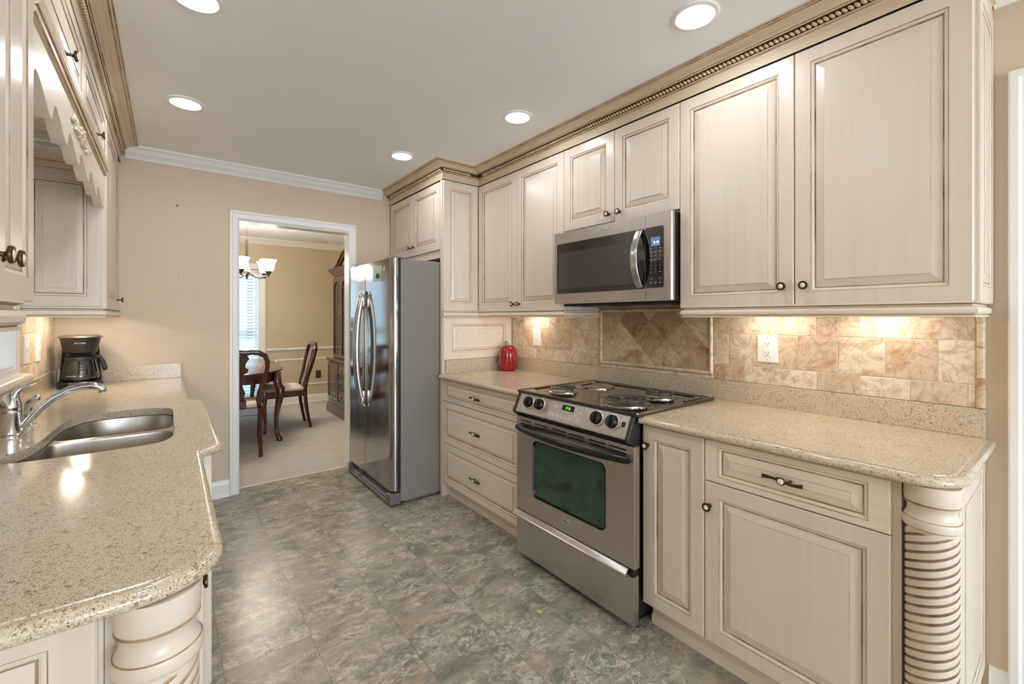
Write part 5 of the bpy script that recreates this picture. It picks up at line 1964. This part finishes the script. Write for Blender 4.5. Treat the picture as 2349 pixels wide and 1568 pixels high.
def cabriole(x, y, sx, sy, h, s_=1.0):
    """curved leg with knee and pad foot; bulges along (sx, sy)"""
    d = Vector((sx, sy, 0)).normalized()
    prof = [(-.004, h + .088, .034), (-.004, h, .036), (.004, h * .93, .036), (.028, h * .86, .042), (.026, h * .76, .036), (.006, h * .58, .027), (-.010, h * .40, .021), (-.012, h * .22, .017), (0, h * .10, .017), (.016, h * .05, .022), (.022, .016, .028), (.020, .004, .026)]
    pts = [Vector((x, y, 0)) + d * (o * s_) + Vector((0, 0, z + .004)) for o, z, r in prof]
    return MB().tube(pts, [r * s_ for o, z, r in prof], 12)


for sx, sy in ((1, -1), (1, 1), (-1, -1), (-1, 1)):
    obj('leg', cabriole(tcx + sx * .490, tcy + sy * .868, sx, sy, .63, 1.15), CHERRY, parent=TB, ang=2)


# dining chairs
def dining_chair(px, py, rot, label, arms):
    t = thing('dining_chair', (px, py, 0), label, 'chair', 'dining chairs')
    ca, sa_ = math.cos(rot), math.sin(rot)
    G = lambda a, b, z: (px + a * ca - b * sa_, py + a * sa_ + b * ca, z)     # b is forwards
    hw, hf, dp_ = .205, .255, .46
    seat_p = [(-hw, 0), (hw, 0), (hf, dp_ * .93), (hf * .75, dp_), (-hf * .75, dp_), (-hf, dp_ * .93)]
    obj('seat_frame', MB().loops([[G(a * s_, b, z) for a, b in seat_p] for s_, z in ((1, .385), (1.0, .455))]), CHERRY, parent=t, bevel=.006)
    L = []
    for s_, z in ((.97, .4555), (.985, .468), (.95, .486), (.80, .497), (.5, .502)):
        L.append([G(a * s_, dp_ / 2 + (b - dp_ / 2) * s_, z) for a, b in rrect(-hw - .02, hw + .02, .012, dp_ - .01, .05, 4)])
    obj('seat_cushion', MB().loops(L, 0, True), UPHOLSTERY, parent=t, ang=2)
    for sg in (-1, 1):
        pts = [G(sg * (hf - .03) + sg * o, dp_ - .035 + o, z) for o, z in ((0, .40), (.012, .36), (.014, .31), (.002, .22), (-.006, .12), (0, .05), (.012, .022), (.012, .004))]
        obj('leg', MB().tube(pts, [.030, .032, .029, .022, .017, .017, .024, .023], 10), CHERRY, parent=t, ang=2)
        pts = [G(sg * (hw - .012), o, z) for o, z in ((-.055, .002), (-.030, .12), (-.006, .26), (.006, .39), (.006, .45))]
        obj('leg', MB().tube(pts, [(.017, .015), (.018, .017), (.020, .018), (.022, .020), (.022, .020)], 8), CHERRY, parent=t, ang=.5)
    prof = [(-.012, .45, .019), (-.028, .53, .0175), (-.022, .60, .017), (.004, .68, .017), (.028, .76, .017), (.040, .83, .0175), (.038, .895, .0185), (.018, .945, .020), (-.030, .975, .021), (-.085, .984, .021), (-.140, .976, .022)]
    lean = lambda z: .008 - .122 * max(0, (z - .47) / .51)
    right = [(hw + o, lean(z), z, r) for o, z, r in prof]
    run = right + [(0.0, lean(.985), .986, .024)] + [(-a, d, z, r) for a, d, z, r in right[::-1]]
    obj('back_frame', MB().tube([G(a, d, z) for a, d, z, r in run], [(r * .75, r * 1.15) for a, d, z, r in run], 10, flat=((0, 1, .2), 1)), CHERRY, parent=t, ang=2)
    half = [(.082, .455), (.080, .52), (.060, .56), (.072, .60), (.050, .66), (.040, .72), (.052, .775), (.088, .80), (.092, .825), (.066, .845), (.070, .88), (.098, .925), (.080, .955)]
    mb = MB()
    rows = []
    for w_, z in half:
        yy = .002 - .128 * max(0, (z - .50) / .48) ** .9
        rows.append([G(-w_, yy, z), G(w_, yy, z), G(w_, yy + .014, z), G(-w_, yy + .014, z)])
    mb.loops(rows)
    obj('splat', mb, CHERRY, parent=t, bevel=.003)
    if arms:
        for sg in (-1, 1):
            ap_ = [(hw + .004, -.04, .662), (hw + .035, .06, .668), (hw + .060, .16, .664), (hw + .055, .26, .655), (hw + .035, .315, .652), (hw + .012, .300, .650)]
            mb = MB().tube([G(sg * a, b, z) for a, b, z in ap_], [(.014, .017), (.013, .020), (.013, .022), (.014, .026), (.015, .026), (.010, .014)], 10, flat=((0, 0, 1), 1))
            obj('arm', mb, CHERRY, parent=t, ang=2)
            ap_ = [(hw + .022, .235, .42), (hw + .048, .225, .52), (hw + .050, .235, .60), (hw + .056, .255, .650)]
            obj('arm_support', MB().tube([G(sg * a, b, z) for a, b, z in ap_], [.018, .015, .014, .015], 10), CHERRY, parent=t, ang=2)
    return t


dining_chair(.492, 4.765, -.05, 'dark cherry armchair seen from behind at the near end of the dining table', True)
dining_chair(1.290, 5.800, PI / 2 - .06, 'dark cherry side chair in profile on the right of the dining table', False)

# china cabinet on the right wall of the dining room
CC = thing('china_cabinet', (1.97, 5.72, 0), 'tall dark cherry china cabinet with glass doors and curved pediment', 'china cabinet')
cyc, h2 = 5.72, .75
X0, X1 = 1.745, XR - .012
mb = MB()
mb.box(X0 + .02, X1, cyc - h2 + .02, cyc + h2 - .02, .18, .70)
obj('base_case', mb, CHERRY, parent=CC)
bp = [(0, .004), (0, .09), (-.006, .10), (-.010, .125), (-.020, .14), (-.022, .172), (-.030, .18), (-.06, .18), (-.06, .004)]
ring = [(X1, cyc - h2), (X0, cyc - h2), (X0, cyc + h2), (X1, cyc + h2)]
obj('plinth', MB().sweep(ring, bp, side=1), CHERRY, parent=CC)
lp = [(-.04, .70), (-.018, .70), (-.012, .712), (0, .722), (.006, .735), (.004, .748), (-.04, .748)]
obj('ledge', MB().sweep(ring, lp, side=1).box(X0 + .02, X1, cyc - h2 + .02, cyc + h2 - .02, .7005, .7475), CHERRY, parent=CC)
TC = Fmx(X0 + .0195)
for a0, a1 in ((cyc + .255, cyc + .70), (cyc - .70, cyc - .255)):
    dd = obj('door', door_mb(TC, a0, a1, .195, .690, .018, sa=.045, bw=.02), [CHERRY, CHERRY, CHERRY], parent=CC)
    obj('pull', MB().ball(None, .014, .014, .010, 12, 6, 0, Fmx0(X0 - .002, a0 + .03 if a0 > cyc else a1 - .03, .55)), BRASS, parent=dd)
for b0, b1 in ((.530, .690), (.362, .522), (.195, .354)):
    dw = obj('drawer', door_mb(TC, cyc - .245, cyc + .245, b0, b1, .018, sa=.012, bw=.008), [CHERRY, CHERRY, CHERRY], parent=CC)
    for yy in (cyc + .125, cyc - .125):
        F = Fmx0(X0 + .0015, yy, (b0 + b1) / 2)
        mb = MB().lathe([(.026, 0), (.026, .003), (.020, .005), (.010, .006), (.008, .016), (.001, .018)], F, 8)
        mb.tube([F(.020 * math.cos(q), .022 * math.sin(q) - .004, .012) for q in [PI + PI * k / 8 for k in range(9)]], .003, 6)
        obj('pull', mb, BRASS, parent=dw)
# hutch: back, sides, shelves, four glazed doors
hx0 = X0 + .075
mb = MB()
mb.box(X1 - .012, X1, cyc - h2 + .05, cyc + h2 - .05, .748, 1.87)
mb.box(hx0 + .02, X1, cyc - h2 + .05, cyc - h2 + .07, .748, 1.87).box(hx0 + .02, X1, cyc + h2 - .07, cyc + h2 - .05, .748, 1.87)
mb.box(hx0 + .02, X1, cyc - h2 + .05, cyc + h2 - .05, 1.85, 1.87)
obj('hutch_case', mb, CHERRY, parent=CC)
for z in (1.10, 1.45):
    obj('shelf', MB().box(hx0 + .06, X1 - .013, cyc - h2 + .071, cyc + h2 - .071, z, z + .010), simple('cabinet shelf glass edge', (150, 158, 156), .2), parent=CC)
TH = Fmx(hx0 + .0195)
wd = (2 * h2 - .10) / 4
for k in range(4):
    a0 = cyc - h2 + .05 + k * wd + .002
    a1 = a0 + wd - .004
    arch = []
    for i in range(13):
        u = i / 12
        arch.append((a1 - .035 - (wd - .074) * u, 1.72 + .075 * math.sin(PI * u) ** .6))
    hole = [(a0 + .035, .80), (a1 - .035, .80)] + arch
    out = rect(a0, a1, .752, 1.85)
    mb = MB()
    mb.holed(out, [hole[::-1]], TH, .02).holed(out, [hole[::-1]], TH, 0)
    mb.loops([[TH(a, b, n) for a, b in out] for n in (0, .02)], cap0=False, cap1=False)
    mb.loops([[TH(a, b, n) for a, b in hole] for n in (0, .02)], cap0=False, cap1=False)
    dd = obj('glass_door', mb, CHERRY, parent=CC)
    obj('door_pane', MB().loops([[TH(a, b, n) for a, b in hole] for n in (.008, .010)]), CABGLASS, parent=dd)
    pa = (a0 + .02) if k in (3, 1) else (a1 - .02)
    F = Fmx0(hx0 - .0005, pa, 1.36)
    mb = MB()
    mb.box(hx0 - .004, hx0 - .0005, pa - .010, pa + .010, 1.325, 1.395, b=.001)
    mb.ball(None, .010, .010, .010, 10, 6, 0, lambda a, b, n, F=F: F(a, b, n + .014))
    obj('pull', mb, BRASS, parent=dd)
ring2 = [(X1, cyc - h2 + .05), (hx0, cyc - h2 + .05), (hx0, cyc + h2 - .05), (X1, cyc + h2 - .05)]
kp = [(-.02, 1.87), (.0, 1.87), (.004, 1.885), (.012, 1.892), (.030, 1.92), (.052, 1.945), (.060, 1.95), (.060, 1.968), (-.02, 1.968)]
obj('cornice', MB().sweep(ring2, kp, side=1).box(hx0 + .019, X1, cyc - h2 + .07, cyc + h2 - .07, 1.8705, 1.967), CHERRY, parent=CC)
for sg in (1, -1):          # swan-neck pediment
    up, lo = [], []
    for k in range(15):
        u = k / 14
        a = cyc + sg * (.56 - .48 * u)
        z = 1.975 + .205 * (u * u * (3 - 2 * u))
        up.append((a, z + .012 + .022 * math.sin(PI * min(1, u * 1.1)))); lo.append((a, max(1.9685, z - .030 - .02 * u)))
    L = []
    for (a, zt), (_, zb) in zip(up, lo):
        L.append([(hx0 - .03, a, zt), (hx0 - .03, a, zt - .018), (hx0 - .008, a, zt - .030), (hx0 - .008, a, zb), (hx0 + .02, a, zb), (hx0 + .02, a, zt)])
    mb = MB().loops(L)
    mb.lathe([(.034, -.032), (.034, .018), (.001, .018)], lambda a, b, n, s=sg: (hx0 - n, cyc + s * .085 + a, 2.175 + b), 16)
    obj('pediment', mb, CHERRY, parent=CC)

# chandelier over the table
CH = thing('chandelier', (.678, 5.60, 2.44), 'dark metal chandelier with white glass bell shades over the dining table', 'chandelier')
chx, chy = .678, 5.60
F = Fz(chx, chy, 0)
obj('canopy', MB().lathe([(.062, 2.4395), (.060, 2.430), (.030, 2.415), (.008, 2.408)], F, 24), NICKEL, parent=CH)
mb = MB()
z, k = 2.405, 0
while z > 2.165:
    a = k % 2 * PI / 2
    pts = [(chx + .008 * math.cos(q) * math.cos(a), chy + .008 * math.cos(q) * math.sin(a), z - .014 + .016 * math.sin(q)) for q in [2 * PI * i / 10 for i in range(11)]]
    mb.tube(pts, .0017, 5)
    z -= .026; k += 1
obj('chain', mb, NICKEL, parent=CH)
obj('stem', MB().lathe([(.003, 2.160), (.012, 2.145), (.012, 1.96), (.020, 1.93), (.014, 1.90), (.016, 1.86), (.030, 1.825), (.034, 1.795), (.022, 1.770), (.012, 1.745), (.006, 1.722), (.001, 1.712)], F, 20), NICKEL, parent=CH, ang=1)
m_, nt_, b_ = newmat('lit frosted bell shade')
b_.inputs['Base Color'].default_value = lin((250, 246, 238))
b_.inputs['Emission Color'].default_value = lin((255, 240, 220))
b_.inputs['Emission Strength'].default_value = SHADE_POWER
SHADE = m_
for k in range(5):
    a = -.66 + 2 * PI * k / 5
    R = .235
    pts = [(0, 1.800), (.05, 1.775), (.11, 1.752), (.165, 1.745), (.205, 1.750), (R, 1.765), (R, 1.785)]
    ar = obj('arm', MB().tube([(chx + r_ * math.cos(a), chy + r_ * math.sin(a), z) for r_, z in pts], .0068, 8), NICKEL, parent=CH, ang=2)
    G = Fz(chx + R * math.cos(a), chy + R * math.sin(a), 0)
    obj('socket_cup', MB().lathe([(.006, 1.745), (.010, 1.760), (.028, 1.790), (.036, 1.806), (.030, 1.808)], G, 20), NICKEL, parent=ar)
    obj('shade', MB().lathe([(.033, 1.808), (.048, 1.816), (.056, 1.840), (.060, 1.875), (.068, 1.905), (.086, 1.930), (.083, 1.930), (.064, 1.905), (.056, 1.875), (.052, 1.840), (.044, 1.820)], G, 32, cap1=False), SHADE, parent=ar, ang=2)

outlet('wall_outlet', Fmy(7.27), 1.800, 1.878, .365, .485, 'brass outlet plate low on the far dining room wall', 'outlet', plate=BRASS)
